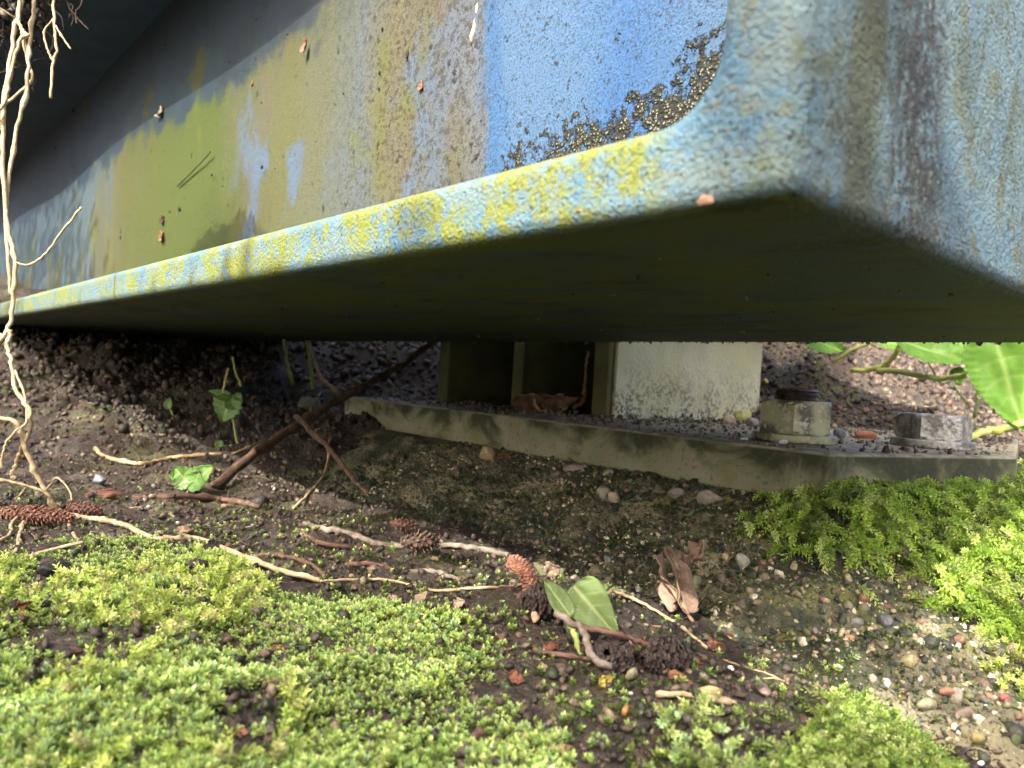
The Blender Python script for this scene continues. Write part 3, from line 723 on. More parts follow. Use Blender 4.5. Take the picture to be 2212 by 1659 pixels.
FM = poly_hit([(1770, 1530), (1830, 1500), (1900, 1520), (1960, 1570), (2010, 1620), (2060, 1700), (1690, 1700), (1730, 1620)])
moss_patch('feather_moss', FM, 3000, (.004, .008), upward, [(.20, .29, .055), (.25, .34, .07), (.15, .24, .04), (.30, .36, .11)], 'small bright moss cushion at the toe of the footing beside bare grit', 62, .0015, .3, 24, .006, 0, .004)
SP = poly_hit([(1700, 1420), (1800, 1400), (1900, 1440), (1890, 1490), (1790, 1500), (1700, 1480)])
moss_patch('feather_moss', SP, 420, (.003, .006), upward, GREEN, 'thin scattering of green moss shoots on the bare concrete slope', 63, .0016, .3, 18, .012)
RS = poly_hit([(2160, 1380), (2260, 1400), (2260, 1560), (2190, 1520), (2120, 1440)])
moss_patch('feather_moss', RS, 420, (.004, .008), upward, LIME, 'loose green moss tuft below the hanging feather moss, above reddish stones', 64, .0018, .3, 22, .01)
BM = poly_hit([(1400, 1660), (1480, 1560), (1560, 1540), (1640, 1600), (1600, 1700), (1400, 1700)])
moss_patch('feather_moss', BM, 260, (.003, .007), upward, GREEN, 'sparse dark green moss shoots below the thick tan straw', 65, .0017, .3, 20, .01)
# algae-green tiny shoots dotted over the concrete and soil
rg = np.random.default_rng(31)
x, y = scatter(26000, -.25, .3, .12, .38, rg)
w = fbm(x*40, y*40, 47)+.3*fbm(x*150, y*150, 48); ok = (w > .38) & (np.abs(x) < .05+y*.76) & (sdist(x, y, PLXY) > .004); x, y = x[ok], y[ok]
Vs, F, c = rosettes(x, y, H(x, y)-.0003, rg.uniform(.0006, .0012, len(x)), rg, [(.07, .11, .02), (.11, .16, .03), (.05, .08, .018)], 8)
tag(mk('moss_specks', Vs, F, M['moss'], col=c), 'tiny dark green moss shoots dotted over concrete and soil', 'moss', kind='stuff')

# ================================================================== fine litter: torn leaf bits and rootlets nobody could count
rg = np.random.default_rng(88)
x, y = scatter(7000, -.5, .2, .17, .85, rg, 1.2)
ok = (sdist(x, y, MPOLY) > .004) & (np.abs(x) < .06+y*.76) & (sdist(x, y, PLXY) > .004) & ((footing_h(x, y) < ground_h(x, y)+.012) | (rg.uniform(0, 1, len(x)) < .12))
x, y = x[ok], y[ok]; n = len(x)
a = rg.uniform(0, 6.28, n); ax = np.stack([np.cos(a), np.sin(a), rg.normal(.12, .22, n)], -1); ax /= np.linalg.norm(ax, axis=1)[:, None]
sdv = np.stack([-np.sin(a), np.cos(a), rg.normal(0, .35, n)], -1); sdv /= np.linalg.norm(sdv, axis=1)[:, None]
L = np.minimum(np.exp(rg.normal(np.log(.0020), .5, n)), .007)
LV, LF, LC = leaves(np.stack([x, y, H(x, y)+.0004], -1), ax, sdv, L, L*rg.uniform(.15, .6, n), pal(n, [(.06, .038, .024), (.10, .06, .035), (.035, .024, .016), (.15, .10, .06), (.12, .055, .035), (.20, .15, .09)], rg, .3), .2, .12)
parts = [(LV, LF, LC)]
for k in range(420):
    x0 = rg.uniform(-.4, .22); y0 = rg.uniform(.18, .62)
    if abs(x0) > .05+y0*.76 or float(sdist(np.array([x0]), np.array([y0]), MPOLY)[0]) < 0 or float(sdist(np.array([x0]), np.array([y0]), PLXY)[0]) < .01: continue
    an = rg.uniform(0, 6.28); st_ = rg.uniform(.0015, .0045); pts = []
    for q in range(6):
        pts.append(Vector((x0, y0, gz(x0, y0)+rg.uniform(-.0006, .0012)))); an += rg.normal(0, .55); x0 += math.cos(an)*st_; y0 += math.sin(an)*st_*.8
    Vt, Ft = tube(pts, lambda t, w=rg.uniform(.00010, .00028): w*(1-.5*t), 4, 3, .05, k, 1, False)
    Vt = np.array(Vt); Ft = np.array(Ft); Ft = np.vstack([Ft[:, [0, 1, 2]], Ft[:, [0, 2, 3]]])
    cl_ = np.array([(.16, .11, .065), (.07, .045, .03), (.28, .21, .13), (.10, .06, .04)][k % 4])
    parts.append((Vt, Ft, np.tile(cl_, (len(Vt), 1))))
Vs, F, c = join(parts)
tag(mk('leaf_litter', Vs, F, M['crumb'], col=c), 'fine torn leaf litter and rootlets strewn over the soil', 'litter', kind='stuff')

# ================================================================== stones
def stone(px, py, wpx, hpx, col, label, parent=None, fn=H, rot=None, sink=.35, angular=.16, name='pebble', sub=2, cat='stone', D=None, group=None):
    p = hit(px, py+hpx*.3, fn=fn); D = (p-CAM).dot(_f); k = D/FPX
    a, b = wpx*k/2, hpx*k/2
    bmv = ICO_V.copy(); bmf = ICO_F.copy()
    for _ in range(sub):
        new = {}; vs = [tuple(v) for v in bmv]; fs = []
        def mid(i, j):
            q = (min(i, j), max(i, j))
            if q not in new:
                m_ = (np.array(vs[i])+np.array(vs[j])); m_ /= np.linalg.norm(m_); new[q] = len(vs); vs.append(tuple(m_))
            return new[q]
        for (i, j, l) in bmf:
            ij, jl, li = mid(i, j), mid(j, l), mid(l, i); fs += [(i, ij, li), (ij, j, jl), (li, jl, l), (ij, jl, li)]
        bmv, bmf = np.array(vs), np.array(fs)
    sd = rnd.uniform(0, 99)
    planes = [Vector((rnd.gauss(0, 1), rnd.gauss(0, 1), rnd.gauss(0, 1))).normalized() for _ in range(7)]
    V2 = []
    for v in bmv:
        w = 1+angular*float(vn(v[0]*1.6+sd, v[1]*1.6+v[2]*1.1, 3))
        q = Vector(v)*w
        for pl in planes:
            e = q.dot(pl)-(1-angular*1.1)
            if e > 0: q -= pl*e*.8
        V2.append(q)
    nrm = gn(p.x, p.y, fn)
    R = nrm.to_track_quat('Z', 'Y').to_matrix() @ Matrix.Rotation(rnd.uniform(-.3, .3) if rot is None else rot, 3, 'Z')
    dp = max(b*.9, a*.55)
    V3 = [R @ Vector((q.x*a, q.y*dp*.8, q.z*b)) for q in V2]
    zlift = b*(1-2*sink)
    e = p+nrm*zlift*.9
    c = np.tile(np.array(col), (len(V3), 1))
    if parent:
        mk(name, [v+e for v in V3], bmf, M['stone'], parent, True, col=c)
    else:
        o = mk(name, V3, bmf, M['stone'], None, True, col=c); o.location = e; tag(o, label, cat, group); return o
TAN, CRM, OLV, GRY, RED, ORG, BRN, DKG = (.24, .19, .10), (.36, .31, .21), (.17, .165, .085), (.19, .18, .16), (.19, .085, .06), (.27, .145, .07), (.13, .095, .065), (.07, .07, .07)
for a in [(1605, 1205, 30, 44, (.30, .28, .22)), (1508, 1254, 30, 50, OLV), (1558, 1244, 34, 30, BRN), (1621, 1275, 20, 26, TAN), (1542, 1293, 24, 22, TAN), (1602, 1316, 15, 13, ORG), (1648, 1217, 20, 17, RED), (1722, 1249, 16, 22, RED),
          (1829, 1307, 22, 30, OLV), (1864, 1294, 24, 28, ORG), (1850, 1344, 30, 30, GRY), (1913, 1342, 48, 38, DKG), (1836, 1378, 22, 22, ORG), (1960, 1421, 30, 44, (.32, .28, .15)), (2069, 1381, 26, 36, (.22, .12, .08)), (1314, 1205, 28, 22, GRY), (1315, 1252, 30, 26, OLV), (1273, 1240, 28, 24, BRN),
          (1306, 1058, 34, 46, (.26, .24, .18)), (1357, 1060, 22, 18, (.30, .18, .11)), (1463, 1062, 40, 36, (.22, .19, .17)), (1530, 1070, 62, 46, (.26, .23, .17)), (1327, 1068, 34, 32, (.42, .36, .25)), (1420, 1120, 16, 14, TAN), (1380, 1150, 14, 12, CRM), (1250, 1130, 15, 12, (.28, .25, .12)), (1180, 1110, 13, 12, TAN), (1120, 1060, 15, 13, (.26, .24, .13)), (1010, 1080, 14, 12, (.20, .19, .12)), (1450, 1240, 18, 15, CRM), (1700, 1330, 16, 14, TAN), (1760, 1420, 15, 13, CRM), (1660, 1390, 14, 12, BRN)]:
    stone(*a, None, parent=foot, sink=.42)
ST = [(1055, 980, 44, 34, (.34, .27, .14), 'angular tan stone lodged against the lower edge of the steel plate', H, .22),
      (1605, 898, 40, 34, (.42, .41, .16), 'yellow green flint chip against the nut with the raised bolt end', HP, .25),
      (1573, 908, 30, 26, (.46, .38, .26), 'small cream pebble beside the yellow flint chip on the plate', HP, .15),
      (1626, 914, 30, 26, (.26, .24, .23), 'small grey pebble between the flint chip and the mottled nut', HP, .15),
      (1868, 940, 54, 24, (.42, .15, .07), 'orange red brick crumb lying between the two nuts', HP, .2),
      (1813, 938, 28, 26, (.17, .17, .18), 'small dark grey pebble beside the orange brick crumb on the plate', HP, .15),
      (1640, 880, 26, 18, (.16, .09, .06), 'brown lump of bark behind the flint chip on the plate', HP, .15),
      (1655, 825, 16, 15, (.50, .38, .12), 'tiny yellow pebble at the foot of the soil heap by the column', HP, .15),
      (1530, 1498, 70, 42, (.33, .27, .12), 'smooth tan pebble lying above the thick tan straw', H, .12),
      (1643, 1488, 62, 22, (.17, .12, .11), 'long brown pebble beside the tan pebble at the footing toe', H, .1),
      (1352, 1541, 40, 24, (.32, .16, .05), 'flat orange stone in the grit below the thick straw', H, .1),
      (1190, 1563, 30, 16, (.18, .12, .10), 'small mauve brown stone at the edge of the moss carpet', H, .1),
      (1363, 1466, 34, 30, (.18, .17, .09), 'olive pebble tucked under the dark alder cone pair', H, .2),
      (214, 1040, 50, 20, (.13, .14, .16), 'blue grey slaty stone in shade near the hanging straw', H, .1),
      (2040, 1500, 34, 24, (.30, .14, .09), 'reddish stone above the bare grit at the footing side', H, .1),
      (2085, 1540, 54, 30, (.16, .12, .09), 'brown stone beside the reddish stone in bare grit', H, .2),
      (2000, 1520, 50, 34, (.20, .19, .12), 'olive grey stone left of the reddish stone above the moss cushion', H, .2),
      (2110, 1605, 34, 30, (.24, .20, .08), 'rough ochre stone beside a white flake in bare grit', H, .15),
      (2168, 1508, 24, 16, (.28, .07, .06), 'small dark red stone at the far side of the bare grit', H, .1),
      (670, 870, 60, 60, (.13, .13, .11), 'rounded grey stone half buried where the dark stick crosses it', H, .35),
      (1460, 1495, 26, 22, BRN, 'small brown stone between tan pebble and cone pair', H, .15)]
for px, py, w, h, col, lab, fn, sk in ST: stone(px, py, w, h, col, lab, fn=fn, sink=sk, angular=.24)
rg3 = random.Random(4)
CN = {TAN: 'tan', GRY: 'grey', BRN: 'brown', RED: 'red', CRM: 'cream', DKG: 'dark grey', OLV: 'olive'}
for k in range(34):
    px, py = rg3.uniform(560, 1320), rg3.uniform(1040, 1260)
    px = px if py > 1150 else px*.55
    pc = rg3.choice([TAN, GRY, BRN, RED, CRM, DKG, OLV])
    stone(px, py, rg3.uniform(9, 16), rg3.uniform(8, 13), pc, 'small loose %s pebble lying in the dark soil beside the moss' % CN[pc], sink=.1, angular=.22, sub=1, group='small loose pebbles in the soil')
for k in range(12):
    px, py = rg3.uniform(1950, 2205), rg3.uniform(1500, 1650)
    pc = rg3.choice([TAN, GRY, BRN, RED, DKG, OLV])
    stone(px, py, rg3.uniform(12, 24), rg3.uniform(10, 18), pc, 'small loose %s pebble in the bare grit beside the moss cushion' % CN[pc], sink=.3, angular=.24, sub=1, group='small loose pebbles in the grit')

# ================================================================== straws, twigs, hanging vine
def strand(name, pts, rpx, mat, label, cat, lift=.4, fn=H, seed=0, knob=.06, n=7, flat=1, group=None, taper=0, parent=None):
    P3 = []; rr = []
    for q in pts:
        if len(q) == 2:
            p = hit(q[0], q[1], fn=fn)
        else: p = at(*q)
        D = (p-CAM).dot(_f); r = rpx*D/FPX; rr.append(r)
        if len(q) == 2: p = p+Vector((0, 0, r*lift*2))
        P3.append(p)
    r0 = sum(rr)/len(rr)
    rf = (lambda t: rr[0]*(1-t)+rr[-1]*t if not taper else (rr[0]*(1-t)+rr[-1]*t)*(1-taper*t))
    o0 = P3[0].copy()
    if parent: o0 = parent.location
    Vs, F = tube([p-o0 for p in P3], rf, n, 6, knob, seed, flat)
    o = mk(name, Vs, F, M[mat], parent, True)
    if not parent: o.location = o0; tag(o, label, cat, group)
    return o
vine = empty('dead_vine', at(130, 1110, .31)); vine.location.z = gz(vine.location.x, vine.location.y)
tag(vine, 'pale dry vine stems hanging down in front of the beam onto the moss', 'vine')
Dv = .30
VL = [([(48, -120, Dv), (45, 0, Dv), (30, 80, Dv), (12, 200, Dv), (4, 330, Dv), (15, 470, Dv), (31, 560, Dv), (28, 640, Dv), (22, 700, Dv), (4, 730, Dv), (-30, 770, Dv)], 6.5, 'straw'),
      ([(78, -120, .305), (75, 0, .305), (63, 100, .305), (58, 190, .302), (35, 290, .302), (18, 390, .302), (13, 450, .302), (17, 560, .3), (22, 640, .302)], 5.5, 'straw'),
      ([(52, -60, .298), (40, 40, .298), (52, 70, .298), (60, 78, .298), (40, 90, .297), (20, 180, .297), (4, 230, .297), (-30, 260, .297)], 5, 'root'),
      ([(62, 120, .31), (48, 68, .305), (52, 100, .306), (62, 140, .308), (70, 170, .308), (30, 210, .306), (-10, 240, .306)], 4, 'root'),
      ([(112, -60, .33), (115, 0, .33), (118, 60, .33), (122, 110, .33), (114, 135, .33), (110, 212, .33)], 4, 'root'),
      ([(116, 40, .33), (95, 70, .331), (104, 110, .331), (114, 132, .33)], 2.6, 'root'), ([(120, 55, .33), (138, 85, .33), (153, 106, .33)], 2.6, 'root'),
      ([(30, 566, .30), (60, 572, .297), (95, 552, .295), (130, 505, .292), (155, 475, .29), (175, 448, .288)], 3.2, 'straw'),
      ([(-30, 700, .3), (2, 725, .3), (22, 715, .3), (16, 745, .3), (23, 775, .3), (35, 840, .3), (62, 885, .3), (67, 915, .302), (50, 965, .305), (36, 1000, .31), (26, 1025, .31), (33, 1036, .31)], 6, 'straw'),
      ([(32, 800, .3), (52, 850, .3), (58, 905, .3), (45, 925, .3)], 3.4, 'straw'),
      ([(-30, 900, .3), (10, 906, .3), (35, 912, .302), (45, 935, .303), (62, 985, .306), (82, 1030, .308), (104, 1075, .31), (122, 1106, .313)], 7, 'straw'),
      ([(40, 925, .3), (14, 955, .3), (5, 985, .3), (2, 1012, .3)], 3.6, 'straw'),
      ([(-30, 1036, .3), (20, 1040, .302), (60, 1050, .305), (98, 1065, .307), (118, 1090, .31), (128, 1108, .312)], 4.6, 'straw'),
      ([(96, 1062, .307), (110, 1045, .307), (122, 1032, .305), (140, 1045, .303), (152, 1064, .302), (155, 1080, .302)], 2.6, 'straw'),
      ([(56, 1050, .305), (42, 1070, .3), (32, 1078, .3)], 2.4, 'straw')]
for k, (p, r, mt) in enumerate(VL): strand('stem', p, r*.72, mt, None, None, seed=k, parent=vine, knob=.05)
strand('stem', [(122, 1106, .313), (150, 1119), (185, 1125), (230, 1132), (275, 1146), (330, 1168), (425, 1170), (520, 1206), (610, 1240), (690, 1264)], 6, 'straw', None, None, .5, seed=31, parent=vine, knob=.08)
strand('stem', [(130, 1112), (90, 1112), (58, 1122), (42, 1158), (32, 1200)], 4, 'straw', None, None, .5, seed=32, parent=vine)
strand('stem', [(0, 1216), (60, 1208), (110, 1192), (180, 1180)], 3.8, 'straw', None, None, .6, seed=33, parent=vine)
strand('stem', [(145, 1122), (158, 1160), (172, 1180)], 4, 'straw', None, None, .6, seed=34, parent=vine, taper=.3)
strand('stem', [(-10, 1180), (20, 1160), (28, 1130), (60, 1108)], 3.4, 'straw', None, None, .6, seed=35, parent=vine)
strand('stem', [(30, 1205), (34, 1230), (60, 1224), (70, 1205)], 3, 'straw', None, None, .6, seed=36, parent=vine)
S_ = [('straw', [(690, 1264), (760, 1258), (827, 1258), (890, 1272), (947, 1282), (1043, 1278), (1100, 1272), (1140, 1265)], 4.6, 'straw', 'long thin tan straw running across the soil to the red catkin', 'straw'),
      ('straw', [(1324, 1281), (1370, 1300), (1440, 1338), (1475, 1363), (1527, 1409)], 4.6, 'straw', 'bent tan straw lying beside the green leaf and crumpled dead leaf', 'straw'),
      ('straw', [(1417, 1509), (1475, 1516), (1530, 1523), (1588, 1529)], 9, 'straw', 'thick short tan straw lying below the smooth tan pebble', 'straw'),
      ('straw', [(157, 1444), (195, 1443), (233, 1441)], 3.4, 'yellow_scrap', 'short orange needle lying in the bare patch of the moss', 'straw'),
      ('straw', [(140, 1350), (170, 1338), (205, 1326)], 4, 'grey_twig', 'short dull straw lying on the moss above the bare patch', 'straw'),
      ('straw', [(1562, 1430), (1610, 1446), (1660, 1462), (1702, 1484)], 3, 'root', 'thin olive stem lying on the bare concrete beside the white flake', 'straw'),
      ('straw', [(737, 900), (713, 953), (703, 1020), (670, 1066), (633, 1103)], 4.5, 'root', 'dull bent stem lying down the soil from the dark stick', 'straw'),
      ('straw', [(203, 973), (233, 996), (300, 1008), (340, 1000), (390, 990), (480, 985)], 6, 'root', 'brown root lying on the shaded soil beside the scalloped leaf', 'root'),
      ('straw', [(500, 985), (560, 960), (620, 930)], 4, 'root', 'short brown root lying by the lower end of the dark stick', 'root'),
      ('straw', [(660, 915), (690, 855), (730, 820), (780, 800)], 4, 'root', 'thin root arching behind the dark stick on the soil bank', 'root'),
      ('twig', [(655, 1138), (700, 1146), (750, 1158), (815, 1181), (870, 1187), (960, 1184), (1030, 1192), (1097, 1204)], 9, 'grey_twig', 'long grey twig lying on the soil along the footing toe', 'twig'),
      ('twig', [(640, 1148), (690, 1176), (760, 1188), (800, 1190)], 7, 'twig', 'short dark twig below the long grey twig', 'twig'),
      ('twig', [(747, 1226), (790, 1222), (847, 1234)], 8, 'red_twig', 'short red brown piece of bark above the tan straw', 'bark'),
      ('twig', [(870, 1240), (930, 1240), (985, 1256), (1020, 1250)], 7, 'grey_twig', 'curved grey brown twig beside the long tan straw', 'twig'),
      ('twig', [(520, 1208), (590, 1205), (660, 1222), (700, 1245)], 7, 'twig', 'dark flaky twig lying across the pale straw', 'twig'),
      ('twig', [(285, 1082), (390, 1078), (480, 1084), (560, 1102)], 9, 'twig', 'thin dark stick lying flat in front of the scalloped leaf', 'twig')]
for k, a in enumerate(S_): strand(a[0], a[1], a[2]*.72, a[3], a[4], a[5], .65 if a[3] == 'straw' else .35, seed=50+k, knob=.08, flat=.85)
# leaning dark stick
pA = hit(457, 1053); DA = (pA-CAM).dot(_f)
strand('stick', [(445, 1062, DA), (540, 990, DA+.03), (633, 925, DA+.07), (737, 862, DA+.11), (850, 796, DA+.16), (945, 735, DA+.20)], 14, 'twig', 'thick dark brown stick leaning up from the soil towards the column', 'stick', n=9, seed=81, knob=.1, taper=.55, flat=.7)
strand('stick', [(640, 898, DA+.06), (700, 958, DA+.035), (770, 1040, DA-.02), (800, 1070, DA-.03)], 7, 'twig', 'thin brown side stick crossing under the thick dark stick', 'stick', n=8, seed=82, taper=.5)

# ================================================================== cones and catkins
def cone(name, p, axis_, L, R, nsc, col, label, cat, group=None, open_=.5, parent=None, seed=0):
    rr = np.random.default_rng(seed); ax = Vector(axis_).normalized(); a = ax.orthogonal().normalized(); b = ax.cross(a)
    Vs = []; F = []; Cc = []
    n = 10; m = 9
    for i in range(m):
        t = i/(m-1); r = R*.62*max(.08, math.sin(math.pi*(.06+.88*t))**.7)
        for k in range(n): th = 2*math.pi*k/n; Vs.append(ax*(t-.5)*L*.92+(a*math.cos(th)+b*math.sin(th))*r); Cc.append(tuple(np.array(col)*.5))
    for i in range(m-1):
        for k in range(n): F.append((i*n+k, i*n+(k+1) % n, (i+1)*n+(k+1) % n, (i+1)*n+k))
    for k in range(nsc):
        t = (k+.5)/nsc; th = k*2.39996; r = R*max(.15, math.sin(math.pi*(.05+.88*t))**.7)
        rad = a*math.cos(th)+b*math.sin(th); tan = ax.cross(rad)
        o_ = ax*(t-.5)*L*.94
        out = (rad*(.6+open_*.4)+ax*(.9-open_*.8+rr.uniform(-.25, .25))+tan*rr.uniform(-.2, .2)).normalized()
        w = R*.24*rr.uniform(.6, 1.4); h = r*rr.uniform(.42, .72); th_ = R*.045; up_j = rr.uniform(-.25, .25)
        base = o_+rad*r*.48; up = out.cross(tan).normalized()
        i0 = len(Vs)
        for q in (base-tan*w*.35, base+tan*w*.35, base+out*h+tan*w*.6, base+out*h-tan*w*.6, base+out*h*1.12):
            Vs.append(q+up*th_)
        for q in (base-tan*w*.35, base+tan*w*.35, base+out*h+tan*w*.6, base+out*h-tan*w*.6, base+out*h*1.12):
            Vs.append(q-up*th_)
        c0 = np.array(col)*rr.uniform(.7, 1.35)
        for s_ in (.55, .55, 1.1, 1.1, 1.4)*2: Cc.append(tuple(c0*s_))
        F += [(i0, i0+1, i0+2, i0+4, i0+3), (i0+8, i0+9, i0+7, i0+6, i0+5), (i0+3, i0+4, i0+9, i0+8), (i0+4, i0+2, i0+7, i0+9), (i0, i0+3, i0+8, i0+5), (i0+1, i0+6, i0+7, i0+2)]
    if parent:
        mk(name, [v+p-parent.location for v in Vs], F, M['cone'], parent, col=np.array(Cc))
    else:
        o = mk(name, Vs, F, M['cone'], col=np.array(Cc)); o.location = p; tag(o, label, cat, group); return o
def pxp(px, py, lift): 
    p = hit(px, py); p.z += lift; return p
k_ = .2/FPX
DK = (.040, .030, .026); RB = (.27, .125, .085)
# alder twig with two dark cones
p1 = pxp(1325, 1440, .0030); p2 = pxp(1432, 1448, .0034)
tw = empty('alder_twig', pxp(1300, 1440, 0)); tag(tw, 'forked alder twig with two dark open cones beside the green leaf', 'cone twig')
cone('cone', p1, (-.35, -.6, .25), .0110, .0044, 190, DK, None, None, open_=.8, parent=tw, seed=1)
cone('cone', p2, (.9, .35, .05), .0125, .0048, 210, DK, None, None, open_=1.0, parent=tw, seed=2)
D1 = (p1-CAM).dot(_f)
strand('stalk', [(1380-60-180+60, 1325, D1+.004), (1234, 1345, D1+.001), (1260, 1358, D1-.002), (1271, 1400, D1-.008), (1288, 1428, D1-.012), (1325, 1442, D1-.012)], 8, 'grey_twig', None, None, parent=tw, seed=91)
strand('stalk', [(1258, 1355, D1-.002), (1310, 1365, D1-.004), (1364, 1380, D1-.001), (1400, 1395, D1+.002)], 6.5, 'red_twig', None, None, parent=tw, seed=92)
strand('stalk', [(1152, 1417), (1200, 1424), (1275, 1433)], 6, 'red_twig', None, None, .6, parent=tw, seed=93)
cone('alder_cone', pxp(1160, 1340, .0050), (.5, .3, -.15), .0105, .0046, 180, DK, 'single dark open alder cone below the curved red catkin', 'cone', open_=1.0, seed=3)
stone(1150, 1346, 34, 26, (.50, .28, .18), 'pale pinkish broken wood bit stuck on the single dark cone', sink=-.25, angular=.3, name='wood_bit', cat='wood')
cone('small_cone', pxp(905, 1200, .004), (1, .1, .05), .0155, .0042, 70, (.10, .065, .045), 'brown slender cone lying along the grey twig', 'cone', open_=.55, seed=4)
cone('small_cone', pxp(866, 1150, .003), (.7, -.4, .05), .0130, .0030, 50, (.17, .085, .06), 'reddish brown catkin fragment above the grey twig', 'catkin', open_=.3, seed=5)
cone('catkin', pxp(60, 1138, .004), (1, -.05, .0), .040, .0042, 190, (.22, .11, .075), 'long red brown catkin lying under the dry vine at the moss edge', 'catkin', open_=.3, seed=6)
cone('catkin', pxp(175, 1118, .003), (1, -.1, .0), .020, .0036, 90, (.20, .10, .07), 'short red brown catkin piece beyond the pale straw on the soil', 'catkin', open_=.3, seed=7)
# curved red catkin
def curved_catkin(pts, rpx, col, label):
    P3 = smooth_path(pts, 8); m = len(P3); Vs = []; F = []; Cc = []; o0 = P3[0].copy(); rr = np.random.default_rng(8)
    D = (P3[0]-CAM).dot(_f); R = rpx*D/FPX
    Vt, Ft = tube([p-o0 for p in P3], R*.8, 9, 1); Vs += [Vector(v) for v in Vt]; F += Ft; Cc += [tuple(np.array(col)*.45)]*len(Vt)
    N = 170
    for k in range(N):
        t = k/N*(m-1.001); i = int(t); f = t-i; p = P3[i].lerp(P3[i+1], f)-o0; ax = (P3[i+1]-P3[i]).normalized()
        a = ax.orthogonal().normalized(); b = ax.cross(a); th = k*2.39996; rad = a*math.cos(th)+b*math.sin(th); tan = ax.cross(rad)
        w = R*.36*rr.uniform(.8, 1.2); i0 = len(Vs); c0 = np.array(col)*rr.uniform(.75, 1.3)
        q = p+rad*R*.7
        Vs += [q-tan*w-ax*w*.8, q+tan*w-ax*w*.8, q+tan*w+ax*w*.8, q-tan*w+ax*w*.8, q+rad*R*.38+ax*w*.5]
        Cc += [tuple(c0*.5)]*4+[tuple(c0*1.25)]
        F += [(i0, i0+1, i0+4), (i0+1, i0+2, i0+4), (i0+2, i0+3, i0+4), (i0+3, i0, i0+4)]
    o = mk('catkin', Vs, F, M['cone'], col=np.array(Cc)); o.location = o0; tag(o, label, 'catkin')
q = hit(1150, 1290); Dq = (q-CAM).dot(_f)
curved_catkin([at(1106, 1212, Dq+.012), at(1128, 1226, Dq+.008), at(1144, 1254, Dq+.003), at(1150, 1296, Dq)], 18, (.25, .115, .075), 'curved red brown catkin between the grey twig and the green leaf')

# ================================================================== leaves
def leaf(name, origin, xd, nd, L, Wd, mat, label, cat='leaf', serr=0, curl=0, cup=.2, lobes=0, fold=0, nu=26, nv=15, seed=0, parent=None, crumple=0, shape=1.0, group=None, rag=0):
    """blade along xd with normal nd; the Col attribute marks the veins"""
    R = random.Random(seed); xd = Vector(xd).normalized(); nd = Vector(nd); nd = (nd-xd*nd.dot(xd)).normalized(); yd = nd.cross(xd)
    Vs = []; Cc = []
    for j in range(nv):
        s = j/(nv-1)*2-1
        for i in range(nu):
            t = i/(nu-1)
            w = Wd*(math.sin(math.pi*min(1, t**(.62*shape)*.96+.04)))**.75
            if lobes: w *= 1+.22*abs(math.sin(t*math.pi*lobes))*abs(s)
            if serr: w *= 1-serr*abs(((t*15) % 1)-.5)*abs(s)
            if rag: w *= 1+rag*float(vn(t*9+seed, 3.3 if s > 0 else 7.7, seed))*abs(s)
            x = t*L; y = s*w
            x -= abs(s)*L*.16*(1-t) if lobes or serr else 0
            vein = max(0, 1-abs(s)*11*(1.3-t)); vt = (t*5-abs(s)*.9) % 1
            vein = max(vein, .55*max(0, 1-min(vt, 1-vt)*9)*(1-abs(s)*.6))
            z = cup*Wd*s*s+fold*abs(y)-vein*.03*Wd
            z += crumple*Wd*float(fbm(t*3.1+seed, s*2.2+seed*.7, seed, 2))
            if curl:
                a = curl*t; rc = L/curl; x, z = rc*math.sin(a)-z*math.sin(a), rc*(1-math.cos(a))+z*math.cos(a)
            p = xd*x+yd*y+nd*z
            Vs.append(p); Cc.append((vein, vein, vein))
    F = np.array([(j*nu+i, j*nu+i+1, (j+1)*nu+i+1, (j+1)*nu+i) for j in range(nv-1) for i in range(nu-1)])
    if parent:
        o = mk(name, [v+Vector(origin)-parent.location for v in Vs], F, M[mat], parent, True, col=np.array(Cc))
    else:
        o = mk(name, Vs, F, M[mat], None, True, col=np.array(Cc)); o.location = origin; tag(o, label, cat, group)
    sd = o.modifiers.new('thick', 'SOLIDIFY'); sd.thickness = .00018; sd.offset = 0
    return o
# fallen green leaf
q = hit(1260, 1395); Dl = (q-CAM).dot(_f)
gl = empty('green_leaf', at(1262, 1422, Dl)); tag(gl, 'fresh green fallen leaf with folded lobe standing beside the alder cones', 'leaf')
base = at(1228, 1335, Dl+.004)
kl = Dl/FPX
leaf('blade', at(1238, 1264, Dl+.006), _r*.66-_u*.75-_f*.12, -_f*.85+_u*.45-_r*.15, 150*kl, 50*kl, 'leaf', None, cup=.12, crumple=.07, seed=3, parent=gl, shape=.8, nu=34)
leaf('lobe', at(1234, 1332, Dl+.003), -_r*.60+_u*.78+_f*.1, -_f*.75+_u*.3+_r*.35, 98*kl, 25*kl, 'leaf', None, cup=.2, crumple=.08, seed=4, parent=gl, shape=1.25)
leaf('lobe', base-_u*.001, -_r*.25-_u*.9-_f*.15, -_f*.6+_r*.6, .0055, .0026, 'leaf', None, cup=.9, curl=1.2, seed=5, parent=gl)
strand('petiole', [(1226, 1338, Dl+.003), (1238, 1362, Dl-.002), (1248, 1395, Dl-.005), (1258, 1424, Dl-.007)], 6, 'stem_green', None, None, parent=gl, seed=95)
